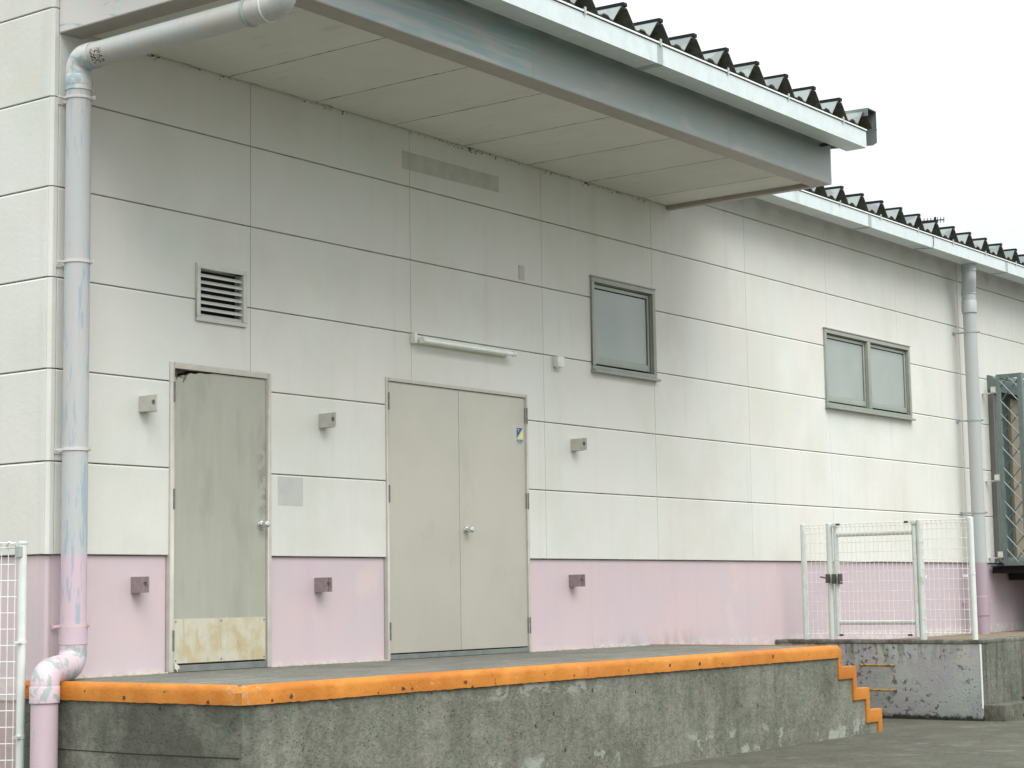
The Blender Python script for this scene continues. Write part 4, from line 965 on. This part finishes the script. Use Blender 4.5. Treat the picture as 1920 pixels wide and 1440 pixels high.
obj('keeper', MB().box(GX - 0.085, GX - 0.036, GY['b'] - 0.018, GY['b'] + 0.016, -0.235, -0.145), M['latch'], gt, bevel=0.004)
obj('lever', MB().tube([(GX - 0.088, GY['b'] + 0.0, -0.185), (GX - 0.10, GY['b'] + 0.03, -0.180), (GX - 0.10, GY['b'] + 0.065, -0.172)], 0.008, 8), M['latch'], lt)
obj('back_plate', MB().box(GX - 0.05, GX + 0.02, GY['c'] - 0.052, GY['c'] - 0.034, -0.250, -0.145), M['latch'], lt)
for y in (GY['c'] - 0.06, GY['d'] + 0.055): 
    for z in (0.36, -0.765): obj('wire_clip', MB().box(GX - 0.07, GX - 0.05, y - 0.02, y + 0.02, z - 0.012, z + 0.010), M['latch'], gt)
fr = thing('mesh_fence', 'white wire mesh fence bay right of the gate, beside the grey downpipe', 'fence', (GX, -1.86, ZB))
p3 = post(fr, 'post', GY['e'], 0.033); p4 = post(fr, 'post', GY['f'], 0.029, z1=0.385)
for z in (0.16, -0.19, -0.61): band(p3, GY['e'], z, 0.033)
band(p4, GY['f'], -0.17, 0.029)
tag(obj('mesh_panel', mesh_panel(GP, -GY['e'] + 0.045, -GY['f'] - 0.035, ZB + 0.06, 0.368), M['wire'], fr), kind='stuff')
for y in (GY['e'] - 0.06, GY['f'] + 0.05): obj('wire_clip', MB().box(GX - 0.075, GX - 0.05, y - 0.022, y + 0.022, -0.20, -0.175), M['wire'], fr)

# near left fence
fd = Vector((-0.64, 0.77, 0)).normalized(); nd = Vector((fd.y, -fd.x, 0))*-1
FP0 = Vector((-2.10, -0.10, 0))
def LP(s, o, z):
    p = FP0 + fd*s + nd*(0.0 + o) + Vector((0, 0, z)); return tuple(p)
lf = thing('mesh_fence', 'tall white wire mesh fence beside the thick downpipe', 'fence', (-2.10, -0.10, -1.59))
x, y = FP0.x, FP0.y
p5 = obj('post', MB().tube([(x, y, -1.60), (x, y, 0.055), (x, y, 0.060), (x, y, 0.062), (x, y, 0.074), (x, y, 0.077)], [0.026, 0.026, 0.026, 0.031, 0.031, 0.024], 24), M['fence'], lf, smooth=True)
for z in (-0.545, -1.125): obj('band', MB().tube([(x, y, z - 0.012), (x, y, z + 0.012)], 0.029, 20).box(x - 0.075, x - 0.02, y - 0.028, y - 0.012, z - 0.006, z + 0.006), M['fence'], p5, smooth=True)
obj('band', MB().box(x - 0.045, x - 0.012, y - 0.02, y + 0.02, -0.02, 0.045), M['steel'], p5)
p6v = FP0 + fd*2.0
obj('post', MB().tube([(p6v.x, p6v.y, -1.60), (p6v.x, p6v.y, 0.06)], 0.026, 20), M['fence'], lf, smooth=True)
tag(obj('mesh_panel', mesh_panel(LP, 0.045, 1.94, -1.50, 0.068, ds=0.0435, dz=0.1, hook=0.028, r=0.0028), M['wire'], lf), kind='stuff')
obj('wire_clip', MB().tube([LP(0.10, 0.0, 0.052), LP(0.075, 0.05, 0.072), LP(0.055, 0.02, 0.058)], 0.008, 8), M['wire'], lf)

# ------------------------------------------------------------------ lattice guard on the right
CXL, CY0, CY1, Z0, Z1 = 13.40, -0.200, -0.485, -0.035, 2.43
cg = thing('lattice_guard', 'grey-green steel lattice guard boxed round the last window', 'window guard', (14.4, -0.25, Z0))
obj('post', MB().box(CXL, CXL + 0.05, CY0 - 0.05, CY0, Z0, Z1), M['greensteel'], cg, bevel=0.003)
obj('post', MB().box(CXL - .001, CXL + 0.065, CY1 - 0.065, CY1 - 0.0, Z0 - .001, Z1 + .001), M['greensteel'], cg, bevel=0.003)
obj('post', MB().box(15.7, 15.76, CY1 - 0.065, CY1, Z0, Z1), M['greensteel'], cg)
obj('post', MB().box(15.7, 15.75, CY0 - 0.05, CY0, Z0, Z1), M['greensteel'], cg)
for z in (Z1 - 0.05, Z0 + 0.001):
    obj('rail', MB().box(CXL + .002, CXL + 0.046, CY1 - 0.0, CY0 - 0.05, z, z + 0.049), M['greensteel'], cg)
    obj('rail', MB().box(CXL + .066, 15.7, CY1 - 0.062, CY1 - 0.01, z, z + 0.049), M['greensteel'], cg)
    obj('rail', MB().box(CXL + .066, 15.7, CY0 - 0.048, CY0 - 0.002, z, z + 0.048), M['greensteel'], cg)
ya, yb2 = CY0 - 0.045, CY1 + 0.002
z = Z1 + 0.10; k = 0
while z > Z0 - 0.1:
    for (za, zb_, xx, mt) in ((z, z - 0.27, CXL + 0.008, 'bar'), (z - 0.27, z, CXL + 0.030, 'greensteel')):
        # clip to the frame
        pts = []
        for t in range(0, 21):
            f = t/20; zz = za + (zb_ - za)*f
            if Z0 + 0.03 < zz < Z1 - 0.03: pts.append((xx, ya + (yb2 - ya)*f, zz))
        if len(pts) > 1: obj('lattice_bar', MB().tube([pts[0], pts[-1]], 0.0075, 6), M[mt], cg)
    z -= 0.255 if k % 2 else 0.18; k += 1
z = Z1; k = 0
for s0_ in [13.47 + 0.27*j for j in range(9)]:
    for q in range(8):
        za = Z1 - 0.06 - q*0.30
        for sgn in (0, 1):
            a_, b_ = (za, za - 0.27) if sgn == 0 else (za - 0.27, za)
            if min(a_, b_) < Z0 + 0.03: continue
            obj('lattice_bar', MB().tube([(s0_, CY1 - 0.03 - 0.016*sgn, a_), (min(s0_ + 0.27, 15.7), CY1 - 0.03 - 0.016*sgn, b_)], 0.007, 5), M['bar' if sgn == 0 else 'greensteel'], cg)
obj('floor_plate', MB().box(CXL + 0.004, 15.75, CY1 - 0.05, -0.02, Z0 - 0.012, Z0 - 0.002), M['cap'], cg)
for z in (2.19, 1.05, 0.06):
    obj('wall_bracket', MB().box(CXL + 0.004, CXL + 0.05, CY0, -0.002, z, z + 0.012).box(CXL - 0.012, CXL + 0.05, CY0 + 0.004, CY0 + 0.07, z + .013, z + 0.085), M['vent'], cg)
obj('side_shade_strip', MB().box(CXL + 0.20, CXL + 0.26, -0.07, -0.003, 0.02, 2.20), M['hinge'], cg)  # dark strip in place of the thin shade beside the window
obj('shade_slab', MB().box(14.05, 20, -2.6, -0.003, -0.22, -0.048).box(13.50, 14.049, -0.47, -0.003, -0.13, -0.049), M['dark'], cg)  # overhang inferred from the dark below; its black colour stands in for shade
obj('light_block_skirt', MB().box(19.8, 20, -2.6, -0.003, -0.884, -0.201).box(15.6, 19.79, -2.6, -2.5, -0.884, -0.201), M['greensteel'], cg)  # skirts added out of view to keep light from under the slab

# ------------------------------------------------------------------ plants, antenna, cables
def weed(x, y, z, n, s, label):
    mb = MB()
    for _ in range(n):
        a = random.uniform(0, 2*math.pi); l = s*random.uniform(.5, 1.1); rr = s*random.uniform(0, .8)
        bx_, by_ = x + rr*math.cos(a), y + rr*math.sin(a)*.5; h = random.uniform(.2, 1.0)*s
        dx, dy = math.cos(a)*l*.4, math.sin(a)*l*.4; w = l*.22
        px, py = -math.sin(a)*w, math.cos(a)*w
        mb.face([(bx_, by_, z + h*.3), (bx_ + dx*.5 + px, by_ + dy*.5 + py, z + h), (bx_ + dx, by_ + dy, z + h*.9), (bx_ + dx*.5 - px, by_ + dy*.5 - py, z + h)])
        if _ % 3 == 0: mb.wire((x + (bx_-x)*.4, y + (by_-y)*.4, z - 0.02), (bx_ + dx*.5, by_ + dy*.5, z + h*.9), 0.0012)
    return tag(obj('weed', mb, M['weed'], origin=(x, y, z)), label, 'weed')
weed(8.62, -2.30, -1.435, 60, 0.05, 'leafy green weed growing on the footing of the grey wall')
weed(8.05, -2.515, -1.56, 40, 0.035, 'small green tuft at the foot of the concrete footing')
weed(7.70, -2.19, -1.585, 30, 0.025, 'tiny green sprout at the foot of the lilac wall corner')

an = thing('antenna', 'small rooftop aerial showing above the roof ribs', 'antenna', (25.9, 6.0, 4.3))
obj('mast', MB().tube([(25.9, 6, 4.25), (25.9, 6, 7.27)], 0.02, 8), M['cap'], an)
obj('boom', MB().tube([(24.95, 5.9, 7.02), (26.56, 6.1, 7.33)], 0.014, 6), M['cap'], an)
for k in range(8):
    f = k/7; c = Vector((24.95, 5.9, 7.02)).lerp(Vector((26.56, 6.1, 7.33)), f)
    obj('element', MB().tube([tuple(c - Vector((0.01, 0, 0.06))), tuple(c + Vector((0.01, 0, 0.06)))], 0.008, 5), M['cap'], an)
CB = [((102.8, 26.25), (120.0, 31.86)), ((99.3, 23.68), (112.0, 27.7)), ((106.0, 24.07), (119.6, 28.05)), ((112.2, 23.68), (119.3, 25.52)), ((115.07, 23.52), (119.16, 24.57))]
for k, (p, q) in enumerate(CB):
    sl = (q[1] - p[1])/(q[0] - p[0]); x0, x1 = p[0] - 45, q[0] + 40
    o = obj('power_cable', MB().tube([(x0, 40, p[1] + sl*(x0 - p[0])), (p[0], 40, p[1]), (q[0], 40, q[1]), (x1, 40, q[1] + sl*(x1 - q[0]))], 0.0035, 5), M['cable'])
    tag(o, ['highest faint power cable in the white sky', 'second faint power cable from the top, rising to the right', 'faint power cable in the middle of the sky above the aerial',
            'faint power cable low over the far roof ribs', 'lowest faint power cable, nearest the far roof ribs'][k], 'cable', 'power cables in the sky')
